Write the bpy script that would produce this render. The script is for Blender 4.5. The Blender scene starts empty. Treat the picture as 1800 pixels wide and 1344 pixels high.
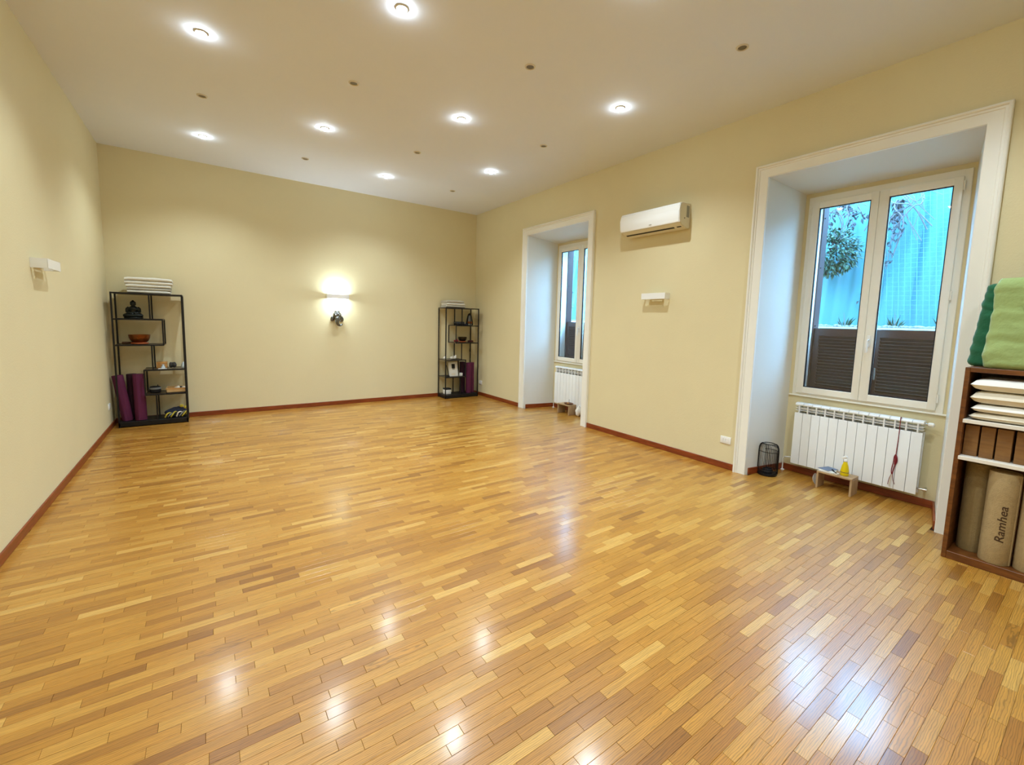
import bpy, bmesh, math, random
from mathutils import Vector, Matrix, noise
random.seed(7)
S = bpy.context.scene
COL = S.collection

# ------------------------------------------------------------------ camera
XL, XR, YB, YF, H = -1.0356, 4.4545, 7.873, -1.95, 3.60
CAM_F, CAM_YAW, CAM_PITCH, CAM_ROLL, CAM_Z, CAM_CX, CAM_CY = 766.8856, 0.6304, 0.1033, -0.0280, 1.5065, 922.144, 645.109
def cam_axes():
    cy, sy, cp, sp = math.cos(CAM_YAW), math.sin(CAM_YAW), math.cos(CAM_PITCH), math.sin(CAM_PITCH)
    f = Vector((sy*cp, cy*cp, -sp)); r = Vector((cy, -sy, 0)); d = f.cross(r)
    cr, sr = math.cos(CAM_ROLL), math.sin(CAM_ROLL)
    return cr*r + sr*d, -sr*r + cr*d, f
CR, CD, CF = cam_axes()
camd = bpy.data.cameras.new('camera'); cam = bpy.data.objects.new('camera', camd); COL.objects.link(cam)
camd.sensor_fit = 'HORIZONTAL'; camd.sensor_width = 36; camd.lens = CAM_F/1800*36
camd.shift_x = (900-CAM_CX)/1800; camd.shift_y = (CAM_CY-672)/1800; camd.clip_start = 0.02
mw = Matrix((CR, -CD, -CF)).transposed().to_4x4(); mw.translation = (0, 0, CAM_Z); cam.matrix_world = mw
S.camera = cam
def to_px(p):
    q = Vector(p) - Vector((0, 0, CAM_Z)); z = q.dot(CF)
    if z < 0.05: return None
    return CAM_CX + CAM_F*q.dot(CR)/z, CAM_CY + CAM_F*q.dot(CD)/z, z

# ------------------------------------------------------------------ light and exposure
SPOT_W, DOME_E, SCONCE_E, SKY_E = 103.0, 200.0, 950.0, 42.0
SKY_COL = (0.24, 0.57, 1.0)
LAMP_COL = (0.78, 0.905, 1.0)
w = bpy.data.worlds.new('sky'); S.world = w; w.use_nodes = True
bg = w.node_tree.nodes['Background']; bg.inputs[0].default_value = (*SKY_COL, 1); bg.inputs[1].default_value = SKY_E
S.view_settings.view_transform = 'Standard'; S.view_settings.look = 'None'
S.view_settings.gamma = 1; S.view_settings.use_curve_mapping = False
S.view_settings.exposure = 0.0
S.cycles.max_bounces = 8; S.cycles.diffuse_bounces = 4; S.cycles.glossy_bounces = 3; S.cycles.transmission_bounces = 3
S.cycles.use_adaptive_sampling = True; S.cycles.adaptive_threshold = 0.03; S.cycles.use_denoising = True

# ------------------------------------------------------------------ helpers
WO = {}
def reg(o, origin, parent):
    WO[o.name] = Vector(origin)
    if parent is not None:
        o.parent = parent; o.location = Vector(origin) - WO[parent.name]
    else: o.location = origin
def props(o, label=None, cat=None, group=None, kind=None):
    if label: o['label'] = label
    if cat: o['category'] = cat
    if group: o['group'] = group
    if kind: o['kind'] = kind
    return o
def thing(name, loc, label=None, cat=None, group=None, kind=None):
    o = bpy.data.objects.new(name, None); o.empty_display_size = 0.05; COL.objects.link(o)
    reg(o, loc, None); return props(o, label, cat, group, kind)
def obj(name, bm, mat, parent=None, smooth=40, label=None, cat=None, group=None, kind=None, origin=None):
    if origin is None:
        lo = Vector((1e9,)*3); hi = -lo
        for v in bm.verts:
            for k in range(3): lo[k] = min(lo[k], v.co[k]); hi[k] = max(hi[k], v.co[k])
        origin = (lo+hi)/2
        if parent is None: origin.z = lo.z
    origin = Vector(origin)
    bmesh.ops.recalc_face_normals(bm, faces=bm.faces)
    for v in bm.verts: v.co -= origin
    me = bpy.data.meshes.new(name); bm.to_mesh(me); bm.free()
    for m in (mat if isinstance(mat, (list, tuple)) else [mat]): me.materials.append(m)
    if smooth:
        for p in me.polygons: p.use_smooth = True
        me.set_sharp_from_angle(angle=math.radians(smooth))
    o = bpy.data.objects.new(name, me); COL.objects.link(o)
    reg(o, origin, parent); return props(o, label, cat, group, kind)
def B(): return bmesh.new()
def box(bm, x0, x1, y0, y1, z0, z1, bev=0, seg=2):
    r = bmesh.ops.create_cube(bm, size=1)['verts']
    for v in r: v.co = Vector(((x0+x1)/2+v.co.x*(x1-x0), (y0+y1)/2+v.co.y*(y1-y0), (z0+z1)/2+v.co.z*(z1-z0)))
    if bev:
        es = list({e for v in r for e in v.link_edges})
        r2 = bmesh.ops.bevel(bm, geom=es, offset=bev, segments=seg, profile=0.5, affect='EDGES')
        r = list({v for f in r2['faces'] for v in f.verts} | {v for v in r if v.is_valid})
    return r
def prism(bm, pts, axis, a, b):
    """polygon pts (2D) extruded along axis from a to b; axis 'x': pts=(y,z); 'y': (x,z); 'z': (x,y)"""
    mk = {'x': lambda p, t: (t, p[0], p[1]), 'y': lambda p, t: (p[0], t, p[1]), 'z': lambda p, t: (p[0], p[1], t)}[axis]
    A = [bm.verts.new(mk(p, a)) for p in pts]; Bv = [bm.verts.new(mk(p, b)) for p in pts]
    n = len(pts)
    bm.faces.new(A); bm.faces.new(Bv[::-1])
    for i in range(n): bm.faces.new((A[i], A[(i+1) % n], Bv[(i+1) % n], Bv[i]))
    return A+Bv
def rings_faces(bm, rings, closed=True, cap=True):
    n = len(rings[0])
    for a, b in zip(rings, rings[1:]):
        for i in range(n if closed else n-1):
            j = (i+1) % n
            bm.faces.new((a[i], a[j], b[j], b[i]))
    if cap:
        bm.faces.new(rings[0][::-1]); bm.faces.new(rings[-1])
def tube(bm, pts, r, n=8, cap=True):
    pts = [Vector(p) for p in pts]; m = len(pts); rs = r if isinstance(r, (list, tuple)) else [r]*m
    rings = []; up = None
    for i, p in enumerate(pts):
        t = (pts[min(i+1, m-1)] - pts[max(i-1, 0)]).normalized()
        if up is None:
            up = t.orthogonal().normalized()
        up = (up - t*up.dot(t)); up = up.normalized() if up.length > 1e-6 else t.orthogonal().normalized()
        s = t.cross(up)
        rings.append([bm.verts.new(p + rs[i]*(math.cos(a)*up + math.sin(a)*s)) for a in [2*math.pi*k/n for k in range(n)]])
    rings_faces(bm, rings, True, cap); return [v for g in rings for v in g]
def lathe(bm, prof, c, n=24, cap=True, sx=1, sy=1):
    rings = [[bm.verts.new((c[0]+sx*r*math.cos(2*math.pi*k/n), c[1]+sy*r*math.sin(2*math.pi*k/n), c[2]+z)) for k in range(n)] for r, z in prof]
    rings_faces(bm, rings, True, cap); return [v for g in rings for v in g]
def ell(bm, c, r, u=16, v=10):
    vs = bmesh.ops.create_uvsphere(bm, u_segments=u, v_segments=v, radius=1)['verts']
    for q in vs: q.co = Vector((c[0]+q.co.x*r[0], c[1]+q.co.y*r[1], c[2]+q.co.z*r[2]))
    return vs
def rotv(bm, vs, cent, ang, axis):
    bmesh.ops.rotate(bm, verts=[v for v in vs if v.is_valid], cent=Vector(cent), matrix=Matrix.Rotation(ang, 3, axis))
def spline(pts, n=6):
    P = [Vector(p) for p in pts]; out = []
    for i in range(len(P)-1):
        p0, p1, p2, p3 = P[max(i-1, 0)], P[i], P[i+1], P[min(i+2, len(P)-1)]
        for k in range(n):
            t = k/n
            out.append(0.5*((2*p1)+(p2-p0)*t+(2*p0-5*p1+4*p2-p3)*t*t+(3*p1-p0-3*p2+p3)*t**3))
    out.append(P[-1]); return out
def wobble(bm, amp, sc, seed=0.0, stretch=(1, 1, 1)):
    bm.normal_update()
    for v in bm.verts:
        q = Vector((v.co.x*stretch[0], v.co.y*stretch[1], v.co.z*stretch[2]))*sc + Vector((seed, seed*1.7, -seed))
        v.co += v.normal*amp*noise.noise(q)

# ------------------------------------------------------------------ materials
def nt(name):
    m = bpy.data.materials.new(name); m.use_nodes = True
    return m, m.node_tree.nodes, m.node_tree.links, m.node_tree.nodes['Principled BSDF']
def srgb(c): return tuple(((x/255)/12.92 if x/255 <= 0.04045 else ((x/255+0.055)/1.055)**2.4) for x in c)
def mat(name, c, rough=0.5, metal=0, var=0.08, sc=12, bump=0.0, bsc=60, emit=0, spec=0.5, sheen=0, ecol=None, coord='Object', stretch=None):
    """procedural material: colour c (sRGB 0-255) with a little noise variation and relief"""
    m, N, L, P = nt(name)
    lc = srgb(c)
    tc = N.new('ShaderNodeTexCoord'); src = tc.outputs[coord]
    if stretch:
        mp = N.new('ShaderNodeMapping'); mp.inputs['Scale'].default_value = stretch; L.new(src, mp.inputs[0]); src = mp.outputs[0]
    if var:
        nz = N.new('ShaderNodeTexNoise'); nz.inputs['Scale'].default_value = sc; nz.inputs['Detail'].default_value = 4; L.new(src, nz.inputs['Vector'])
        mx = N.new('ShaderNodeMix'); mx.data_type = 'RGBA'
        mx.inputs[6].default_value = (*[x*(1-var) for x in lc], 1); mx.inputs[7].default_value = (*[min(1, x*(1+var)) for x in lc], 1)
        L.new(nz.outputs[0], mx.inputs[0]); L.new(mx.outputs[2], P.inputs['Base Color'])
    else: P.inputs['Base Color'].default_value = (*lc, 1)
    if bump:
        nb = N.new('ShaderNodeTexNoise'); nb.inputs['Scale'].default_value = bsc; nb.inputs['Detail'].default_value = 3; L.new(src, nb.inputs['Vector'])
        bp = N.new('ShaderNodeBump'); bp.inputs['Strength'].default_value = bump; bp.inputs['Distance'].default_value = 0.01
        L.new(nb.outputs[0], bp.inputs['Height']); L.new(bp.outputs[0], P.inputs['Normal'])
    P.inputs['Roughness'].default_value = rough; P.inputs['Metallic'].default_value = metal
    P.inputs['Specular IOR Level'].default_value = spec
    if sheen: P.inputs['Sheen Weight'].default_value = sheen
    if emit:
        P.inputs['Emission Color'].default_value = (*(ecol or LAMP_COL), 1); P.inputs['Emission Strength'].default_value = emit
    return m
def plank_mat(name, island):
    m, N, L, P = nt(name)
    tc = N.new('ShaderNodeTexCoord')
    if island: g = N.new('ShaderNodeNewGeometry'); rnd = g.outputs['Random Per Island']
    else: g = N.new('ShaderNodeObjectInfo'); rnd = g.outputs['Random']
    wn = N.new('ShaderNodeTexWhiteNoise'); wn.noise_dimensions = '1D'; L.new(rnd, wn.inputs['W'])
    off = N.new('ShaderNodeVectorMath'); off.operation = 'SCALE'; off.inputs['Scale'].default_value = 37.0; L.new(wn.outputs['Color'], off.inputs[0])
    add = N.new('ShaderNodeVectorMath'); add.operation = 'ADD'; L.new(tc.outputs['Object'], add.inputs[0]); L.new(off.outputs[0], add.inputs[1])
    # tone of the whole strip
    rp = N.new('ShaderNodeValToRGB'); L.new(rnd, rp.inputs[0])
    els = [(0.0, (148, 95, 30)), (0.05, (165, 110, 38)), (0.35, (183, 126, 43)), (0.65, (190, 134, 50)), (0.90, (197, 144, 60)), (1.0, (211, 163, 82))]
    rp.color_ramp.elements[0].position = 0; rp.color_ramp.elements[0].color = (*srgb(els[0][1]), 1)
    rp.color_ramp.elements[1].position = 1; rp.color_ramp.elements[1].color = (*srgb(els[-1][1]), 1)
    for p, c in els[1:-1]:
        e = rp.color_ramp.elements.new(p); e.color = (*srgb(c), 1)
    # long fibres
    mp = N.new('ShaderNodeMapping'); mp.inputs['Scale'].default_value = (5, 120, 1); L.new(add.outputs[0], mp.inputs[0])
    n1 = N.new('ShaderNodeTexNoise'); n1.inputs['Scale'].default_value = 1; n1.inputs['Detail'].default_value = 3; L.new(mp.outputs[0], n1.inputs['Vector'])
    # growth rings (cathedral figure)
    mp2 = N.new('ShaderNodeMapping'); mp2.inputs['Scale'].default_value = (4.0, 20, 1); L.new(add.outputs[0], mp2.inputs[0])
    wv = N.new('ShaderNodeTexWave'); wv.wave_type = 'RINGS'; wv.inputs['Scale'].default_value = 2.2; wv.inputs['Distortion'].default_value = 7; wv.inputs['Detail'].default_value = 2; wv.inputs['Detail Scale'].default_value = 1.2
    L.new(mp2.outputs[0], wv.inputs['Vector'])
    r1 = N.new('ShaderNodeMapRange'); r1.inputs[1].default_value = 0.3; r1.inputs[2].default_value = 0.75; r1.inputs[3].default_value = 0.78; r1.inputs[4].default_value = 1.10; L.new(n1.outputs[0], r1.inputs[0])
    r2 = N.new('ShaderNodeMapRange'); r2.inputs[1].default_value = 0.0; r2.inputs[2].default_value = 0.35; r2.inputs[3].default_value = 0.60; r2.inputs[4].default_value = 1.0; L.new(wv.outputs[1], r2.inputs[0])
    mu = N.new('ShaderNodeMath'); mu.operation = 'MULTIPLY'; L.new(r1.outputs[0], mu.inputs[0]); L.new(r2.outputs[0], mu.inputs[1])
    hs = N.new('ShaderNodeHueSaturation'); L.new(rp.outputs[0], hs.inputs['Color']); L.new(mu.outputs[0], hs.inputs['Value'])
    L.new(hs.outputs[0], P.inputs['Base Color'])
    nr = N.new('ShaderNodeTexNoise'); nr.inputs['Scale'].default_value = 2.5; L.new(tc.outputs['Object'], nr.inputs['Vector'])
    rr = N.new('ShaderNodeMapRange'); rr.inputs[3].default_value = FLOOR_R0; rr.inputs[4].default_value = FLOOR_R1; L.new(nr.outputs[0], rr.inputs[0]); L.new(rr.outputs[0], P.inputs['Roughness'])
    bp = N.new('ShaderNodeBump'); bp.inputs['Strength'].default_value = 0.06; bp.inputs['Distance'].default_value = 0.004; L.new(n1.outputs[0], bp.inputs['Height']); L.new(bp.outputs[0], P.inputs['Normal'])
    P.inputs['Specular IOR Level'].default_value = 0.45
    P.inputs['Coat Weight'].default_value = 0.48; P.inputs['Coat Roughness'].default_value = 0.155; P.inputs['Coat IOR'].default_value = 1.45
    return m
def wood_mat(name, c1, c2, rough=0.45, scale=(2, 2, 14), bump=0.1):
    m, N, L, P = nt(name)
    tc = N.new('ShaderNodeTexCoord'); mp = N.new('ShaderNodeMapping'); mp.inputs['Scale'].default_value = scale; L.new(tc.outputs['Object'], mp.inputs[0])
    n = N.new('ShaderNodeTexNoise'); n.inputs['Scale'].default_value = 4; n.inputs['Detail'].default_value = 5; n.inputs['Distortion'].default_value = 0.6; L.new(mp.outputs[0], n.inputs['Vector'])
    r = N.new('ShaderNodeValToRGB'); r.color_ramp.elements[0].position = 0.3; r.color_ramp.elements[1].position = 0.72
    r.color_ramp.elements[0].color = (*srgb(c1), 1); r.color_ramp.elements[1].color = (*srgb(c2), 1)
    L.new(n.outputs[0], r.inputs[0]); L.new(r.outputs[0], P.inputs['Base Color']); P.inputs['Roughness'].default_value = rough
    bp = N.new('ShaderNodeBump'); bp.inputs['Strength'].default_value = bump; bp.inputs['Distance'].default_value = 0.003; L.new(n.outputs[0], bp.inputs['Height']); L.new(bp.outputs[0], P.inputs['Normal'])
    return m
def glass_mat(name, tint=(1, 1, 1)):
    m = bpy.data.materials.new(name); m.use_nodes = True; N, L = m.node_tree.nodes, m.node_tree.links
    N.remove(N['Principled BSDF']); out = N['Material Output']
    t = N.new('ShaderNodeBsdfTransparent'); t.inputs[0].default_value = (*tint, 1)
    g = N.new('ShaderNodeBsdfGlossy'); g.inputs['Roughness'].default_value = 0.02
    fr = N.new('ShaderNodeFresnel'); ge = N.new('ShaderNodeNewGeometry'); mr = N.new('ShaderNodeMapRange')
    mr.inputs[3].default_value = 1.5; mr.inputs[4].default_value = 1/1.5; L.new(ge.outputs['Backfacing'], mr.inputs[0]); L.new(mr.outputs[0], fr.inputs[0])
    mx = N.new('ShaderNodeMixShader'); L.new(fr.outputs[0], mx.inputs[0]); L.new(t.outputs[0], mx.inputs[1]); L.new(g.outputs[0], mx.inputs[2])
    L.new(mx.outputs[0], out.inputs[0]); return m

FLOOR_R0, FLOOR_R1 = 0.30, 0.42
M = {}
M['wall'] = mat('cream_wall_paint', (224, 212, 171), 0.62, var=0.025, sc=3, bump=0.12, bsc=90, spec=0.3)
M['ceiling'] = mat('ceiling_paint', (232, 236, 244), 0.75, var=0.015, sc=2, bump=0.05, bsc=80, spec=0.2)
M['reveal'] = mat('white_reveal_paint', (226, 224, 214), 0.6, var=0.02, sc=3, bump=0.06, bsc=70, spec=0.3)
M['trim'] = mat('white_gloss_trim', (241, 240, 231), 0.32, var=0.02, sc=6, bump=0.02, bsc=30)
M['upvc'] = mat('ivory_window_frame', (244, 242, 230), 0.28, var=0.015, sc=4)
M['base'] = wood_mat('reddish_baseboard_wood', (112, 46, 16), (150, 70, 28), 0.35, (1.5, 1.5, 10), 0.05)
M['sub'] = mat('dark_joint', (58, 34, 14), 0.9, var=0.2)
M['plank'] = plank_mat('oak_strip', False)
M['planks'] = plank_mat('oak_strips', True)
M['glass'] = glass_mat('window_glass')
M['gasket'] = mat('black_gasket', (22, 26, 34), 0.6, var=0.05)
M['white_plastic'] = mat('white_plastic', (240, 240, 236), 0.25, var=0.01, sc=5)
M['ac_side'] = mat('ivory_plastic', (226, 220, 200), 0.35, var=0.02)
M['dark'] = mat('dark_slot', (40, 38, 34), 0.6, var=0.1)
M['grey'] = mat('grey_print', (150, 150, 140), 0.5, var=0.05)
M['rad'] = mat('white_radiator_enamel', (238, 240, 240), 0.22, var=0.01, sc=5)
M['chrome'] = mat('chrome', (205, 205, 205), 0.18, 1.0, var=0.05)
M['black_metal'] = mat('black_metal', (20, 20, 22), 0.45, 0.3, var=0.15, bump=0.02)
M['shelf_glass'] = mat('brown_shelf_board', (70, 54, 36), 0.3, var=0.15)
M['statue'] = mat('dark_bronze', (34, 38, 34), 0.38, 0.6, var=0.35, sc=40)
M['silver'] = mat('tarnished_silver', (120, 122, 120), 0.22, 0.9, var=0.3, sc=30)
M['blanket'] = mat('white_wool', (226, 222, 208), 0.95, var=0.05, sc=40, bump=0.5, bsc=220, sheen=0.3)
M['blanket2'] = mat('grey_wool', (186, 180, 164), 0.95, var=0.08, sc=40, bump=0.5, bsc=220, sheen=0.3)
M['purple'] = mat('plum_foam_mat', (92, 22, 62), 0.8, var=0.12, sc=60, bump=0.25, bsc=400)
M['purple2'] = mat('dark_plum_foam_mat', (52, 14, 38), 0.8, var=0.12, sc=60, bump=0.25, bsc=400)
M['bowl'] = mat('copper_bowl', (120, 66, 26), 0.3, 0.8, var=0.3, sc=30, bump=0.2, bsc=60)
M['bowl_dark'] = mat('dark_bronze_bowl', (56, 46, 30), 0.35, 0.8, var=0.3, sc=30)
M['orange'] = mat('orange_cloth', (170, 86, 40), 0.9, var=0.1, sc=50, bump=0.3)
M['red'] = mat('red_cloth', (128, 26, 34), 0.85, var=0.2, sc=60, bump=0.3, bsc=150)
M['maroon'] = mat('maroon_beads', (78, 22, 22), 0.5, var=0.2)
M['tan_box'] = wood_mat('tan_wood', (176, 120, 56), (206, 156, 92), 0.5)
M['pale_wood'] = wood_mat('pale_wood', (190, 150, 96), (222, 186, 132), 0.5, (2, 14, 2))
M['stool_wood'] = wood_mat('grey_brown_wood', (158, 128, 92), (190, 160, 120), 0.45, (14, 2, 2))
M['block'] = wood_mat('brown_block_wood', (122, 84, 42), (150, 108, 60), 0.55, (2, 2, 8))
M['cubby'] = wood_mat('dark_walnut', (84, 44, 14), (128, 76, 30), 0.4, (2, 2, 9))
M['white_edge'] = mat('white_board', (236, 232, 220), 0.4, var=0.02)
M['cork'] = mat('beige_felt', (172, 148, 104), 0.92, var=0.16, sc=45, bump=0.4, bsc=180)
M['cork2'] = mat('olive_felt', (146, 124, 80), 0.92, var=0.16, sc=45, bump=0.4, bsc=180)
M['ink'] = mat('brown_ink', (74, 52, 30), 0.9, var=0.1)
M['green'] = mat('light_green_cotton', (156, 178, 112), 0.9, var=0.07, sc=9, bump=0.5, bsc=30, sheen=0.2)
M['dgreen'] = mat('dark_green_cotton', (22, 96, 62), 0.9, var=0.1, sc=9, bump=0.5, bsc=30, sheen=0.2)
M['cotton'] = mat('white_cotton', (242, 240, 232), 0.9, var=0.03, sc=20, bump=0.4, bsc=26)
M['cotton2'] = mat('cream_cotton', (230, 221, 200), 0.9, var=0.04, sc=20, bump=0.4, bsc=26)
M['black'] = mat('black_fabric', (18, 19, 24), 0.75, var=0.2, bump=0.2)
M['slate'] = mat('slate_blue_cloth', (36, 44, 66), 0.8, var=0.3, sc=25, bump=0.3)
M['yellow'] = mat('yellow_webbing', (196, 180, 60), 0.8, var=0.15, sc=40, bump=0.3)
M['grey_cloth'] = mat('grey_cloth', (128, 130, 128), 0.9, var=0.2, sc=30, bump=0.3)
M['paper'] = mat('white_paper', (232, 230, 222), 0.7, var=0.04, sc=20)
M['blue_paper'] = mat('grey_blue_cover', (104, 120, 146), 0.6, var=0.2, sc=25)
M['stone'] = mat('white_shell', (226, 220, 206), 0.4, var=0.12, sc=30, bump=0.3)
M['crystal'] = mat('pale_glass', (200, 214, 222), 0.08, var=0.1, spec=0.8)
M['rock'] = mat('dark_rock', (46, 44, 44), 0.6, var=0.4, sc=50, bump=0.5)
M['yellow_liquid'] = mat('yellow_soap', (222, 196, 10), 0.15, var=0.06, sc=8)
M['brown_tray'] = wood_mat('brown_tray_wood', (88, 52, 30), (128, 84, 52), 0.5)
M['shutter'] = mat('brown_shutter_paint', (58, 32, 28), 0.45, var=0.1, sc=8, bump=0.05)
M['facade'] = mat('pale_facade_plaster', (150, 152, 150), 0.85, var=0.06, bump=0.3)
M['rwall'] = mat('teal_sheet', (36, 88, 96), 0.75, var=0.10, sc=3, bump=0.25, bsc=20, coord='Object', stretch=(1, 1, 0.3))
M['gravel'] = mat('white_gravel', (96, 98, 98), 0.9, var=0.25, sc=25, bump=0.6)
M['ground'] = mat('courtyard_concrete', (100, 100, 98), 0.9, var=0.1, bump=0.3)
M['leaf'] = mat('green_leaf', (10, 48, 24), 0.5, var=0.35, sc=7)
M['leaf2'] = mat('dull_leaf', (20, 28, 36), 0.6, var=0.35, sc=9)
M['twig'] = mat('dry_twig', (72, 66, 66), 0.8, var=0.2, sc=15)
M['net'] = mat('pale_netting', (50, 102, 112), 0.6, var=0.05)
M['dome_lit'] = mat('lit_lamp_lens', (255, 255, 250), 0.4, var=0, emit=DOME_E, ecol=(0.78, 0.92, 1.0))
M['tube_lit'] = mat('lit_tube', (255, 255, 250), 0.4, var=0, emit=SCONCE_E, ecol=(0.74, 0.90, 1.0))
M['lamp_off'] = mat('dull_lamp_lens', (112, 104, 84), 0.3, var=0.1)
M['lamp_ring'] = mat('ivory_lamp_ring', (214, 204, 182), 0.4, var=0.02)

# ------------------------------------------------------------------ room shell
NX = 5.02                                   # plane of the window wall at the back of each niche
NICHES = [0.0, 3.92]                        # shift along the wall: near niche, far niche
NY0, NY1, NZ = 0.717, 2.178, 2.957          # opening in the wall face
BY0, BY1, BZ = 0.83, 2.066, 2.876           # splayed in towards the window
HY0, HY1, HZ0, HZ1 = 0.862, 2.008, 0.838, 2.822   # hole for the window
XO = 5.29
bm = B(); box(bm, XL-.25, XO, YF-.25, YB+.25, -.2, -.0085); floor = obj('floor', bm, M['sub'], None, 0, kind='structure', origin=(0, 0, 0))
bm = B(); box(bm, XL-.25, XO, YF-.25, YB+.25, H, H+.25); obj('ceiling', bm, M['ceiling'], None, 0, kind='structure')
bm = B(); box(bm, XL-.25, XL, YF-.25, YB+.25, -.2, H); obj('wall_left', bm, M['wall'], None, 0, kind='structure')
bm = B(); box(bm, XL, XR, YB, YB+.25, -.2, H); obj('wall_back', bm, M['wall'], None, 0, kind='structure')
bm = B(); box(bm, XL, XR, YF-.25, YF, -.2, H); obj('wall_front', bm, M['wall'], None, 0, kind='structure')
bm = B()
ys = [YF-.25, NY0, NY1, NY0+NICHES[1], NY1+NICHES[1], YB+.25]
for a, b in ((0, 1), (2, 3), (4, 5)): box(bm, XR, XO, ys[a], ys[b], -.2, H)
for dy in NICHES: box(bm, XR, XO, NY0+dy, NY1+dy, NZ, H)
wall_r = obj('wall_right', bm, M['wall'], None, 0, kind='structure')
for dy in NICHES:
    for s in (0, 1):
        bm = B()
        if s: prism(bm, [(XR, NY1+dy), (NX, BY1+dy), (NX, NY1+dy)], 'z', -.008, NZ)
        else: prism(bm, [(XR, NY0+dy), (NX, NY0+dy), (NX, BY0+dy)], 'z', -.008, NZ)
        obj('reveal', bm, M['reveal'], wall_r, 0)
    bm = B(); prism(bm, [(XR, NZ), (NX, BZ), (NX, NZ)], 'y', NY0+dy, NY1+dy); obj('reveal_head', bm, M['reveal'], wall_r, 0)
    bm = B()
    box(bm, NX, XO, HY1+dy, NY1+dy, -.2, NZ); box(bm, NX, XO, NY0+dy, HY0+dy, -.2, NZ)
    box(bm, NX, XO, HY0+dy, HY1+dy, HZ1, NZ); box(bm, NX, XO, HY0+dy, HY1+dy, -.2, HZ0)
    obj('niche_wall', bm, M['wall'], wall_r, 0)
    bm = B(); box(bm, XO-.004, XO+.02, HY0+dy-.3, HY1+dy+.3, 0.70, 0.80); obj('sill_band', bm, M['facade'], wall_r, 0)

# moulded door-height casings round both niches
prof = [(0, 0), (0, .020), (.004, .023), (.078, .023), (.082, .029), (.096, .029), (.099, .038), (.106, .042), (.114, .040), (.12, .034), (.12, 0)]
for k, dy in enumerate(NICHES):
    t = thing('trim_%d' % (2-k), (XR, (NY0+NY1)/2+dy, 0), kind='structure')
    for s in (-1, 1):
        yi = (NY1 if s > 0 else NY0)+dy
        bm = B()
        lo = [bm.verts.new((XR-tk, yi+s*u, 0.0)) for u, tk in prof]; hi = [bm.verts.new((XR-tk, yi+s*u, NZ+u)) for u, tk in prof]
        rings_faces(bm, [lo, hi]); obj('casing_jamb', bm, M['trim'], t, 25)
    bm = B()
    a = [bm.verts.new((XR-tk, NY1+dy+u, NZ+u)) for u, tk in prof]; b = [bm.verts.new((XR-tk, NY0+dy-u, NZ+u)) for u, tk in prof]
    rings_faces(bm, [a, b]); obj('casing_head', bm, M['trim'], t, 25)

# baseboards
BH, BT = 0.068, 0.012
def bboard(name, segs):
    t = None
    for i, (x0, x1, y0, y1) in enumerate(segs):
        bm = B(); box(bm, x0, x1, y0, y1, 0.0005, BH, .003, 1)
        if t is None and len(segs) == 1: return obj(name, bm, M['base'], None, 0, kind='structure')
        if t is None: t = thing(name, ((x0+x1)/2, (y0+y1)/2, 0), kind='structure')
        obj('board', bm, M['base'], t, 0)
bboard('baseboard_left', [(XL, XL+BT, YF, YB)])
bboard('baseboard_back', [(XL+BT, XR-BT, YB-BT, YB)])
bboard('baseboard_right', [(XR-BT, XR, YF, NY0-.12), (XR-BT, XR, NY1+.12, NY0+NICHES[1]-.12), (XR-BT, XR, NY1+NICHES[1]+.12, YB-BT)])
for k, dy in enumerate(NICHES):
    t = thing('baseboard_niche_%d' % (2-k), (NX, 1.45+dy, 0), kind='structure')
    bm = B(); box(bm, NX-BT, NX, BY0+dy+.002, BY1+dy-.002, .0005, BH, .003, 1); obj('board', bm, M['base'], t, 0)
    bm = B(); prism(bm, [(XR+.03, NY1+dy-.006), (XR+.03, NY1+dy-.019), (NX-BT, BY1+dy-.013), (NX-BT, BY1+dy-.001)], 'z', .0005, BH); obj('board', bm, M['base'], t, 0)
    bm = B(); prism(bm, [(XR+.03, NY0+dy+.006), (NX-BT, BY0+dy+.001), (NX-BT, BY0+dy+.013), (XR+.03, NY0+dy+.019)], 'z', .0005, BH); obj('board', bm, M['base'], t, 0)

# ------------------------------------------------------------------ strip parquet
PL, PW, GAP, PT = 0.2778, 0.0482, 0.0005, 0.0082
def plank_geo(lx, ly):
    """low box with a chamfered top, centred, top at z=0"""
    a, b, c = lx/2, ly/2, 0.0008
    v = [(-a, -b, -PT), (a, -b, -PT), (a, b, -PT), (-a, b, -PT), (-a, -b, -c), (a, -b, -c), (a, b, -c), (-a, b, -c),
         (-a+c, -b+c, 0), (a-c, -b+c, 0), (a-c, b-c, 0), (-a+c, b-c, 0)]
    f = [(8, 9, 10, 11)] + [(i, (i+1) % 4, 4+(i+1) % 4, 4+i) for i in range(4)] + [(4+i, 4+(i+1) % 4, 8+(i+1) % 4, 8+i) for i in range(4)]
    return v, f
planks = []
row = 0; y = YF
prev = 0
while y < YB-0.004:
    y1 = min(y+PW, YB); yc = (y+y1)/2
    xmax = XR
    for dy in NICHES:
        if NY0+dy < y and y1 < NY1+dy: xmax = NX
    off = (prev + random.uniform(.22, .78)*PL) % PL; prev = off
    x = XL-off
    while x < xmax-0.004:
        a, b = max(x, XL), min(x+PL, xmax)
        if b-a > 0.012: planks.append(((a+b)/2, yc, b-a-GAP, y1-y-GAP, random.gauss(0, .0009), random.gauss(0, .0012)))
        x += PL
    y += PW
def plank_size(p):
    q = to_px((p[0], p[1], 0))
    if q is None or not (-20 < q[0] < 1820 and 0 < q[1] < 1364): return 0
    return (p[2]*p[3])/(q[2]**3)
order = sorted(range(len(planks)), key=lambda i: -plank_size(planks[i]))
big = set(order[:300])
mesh_cache = {}
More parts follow.
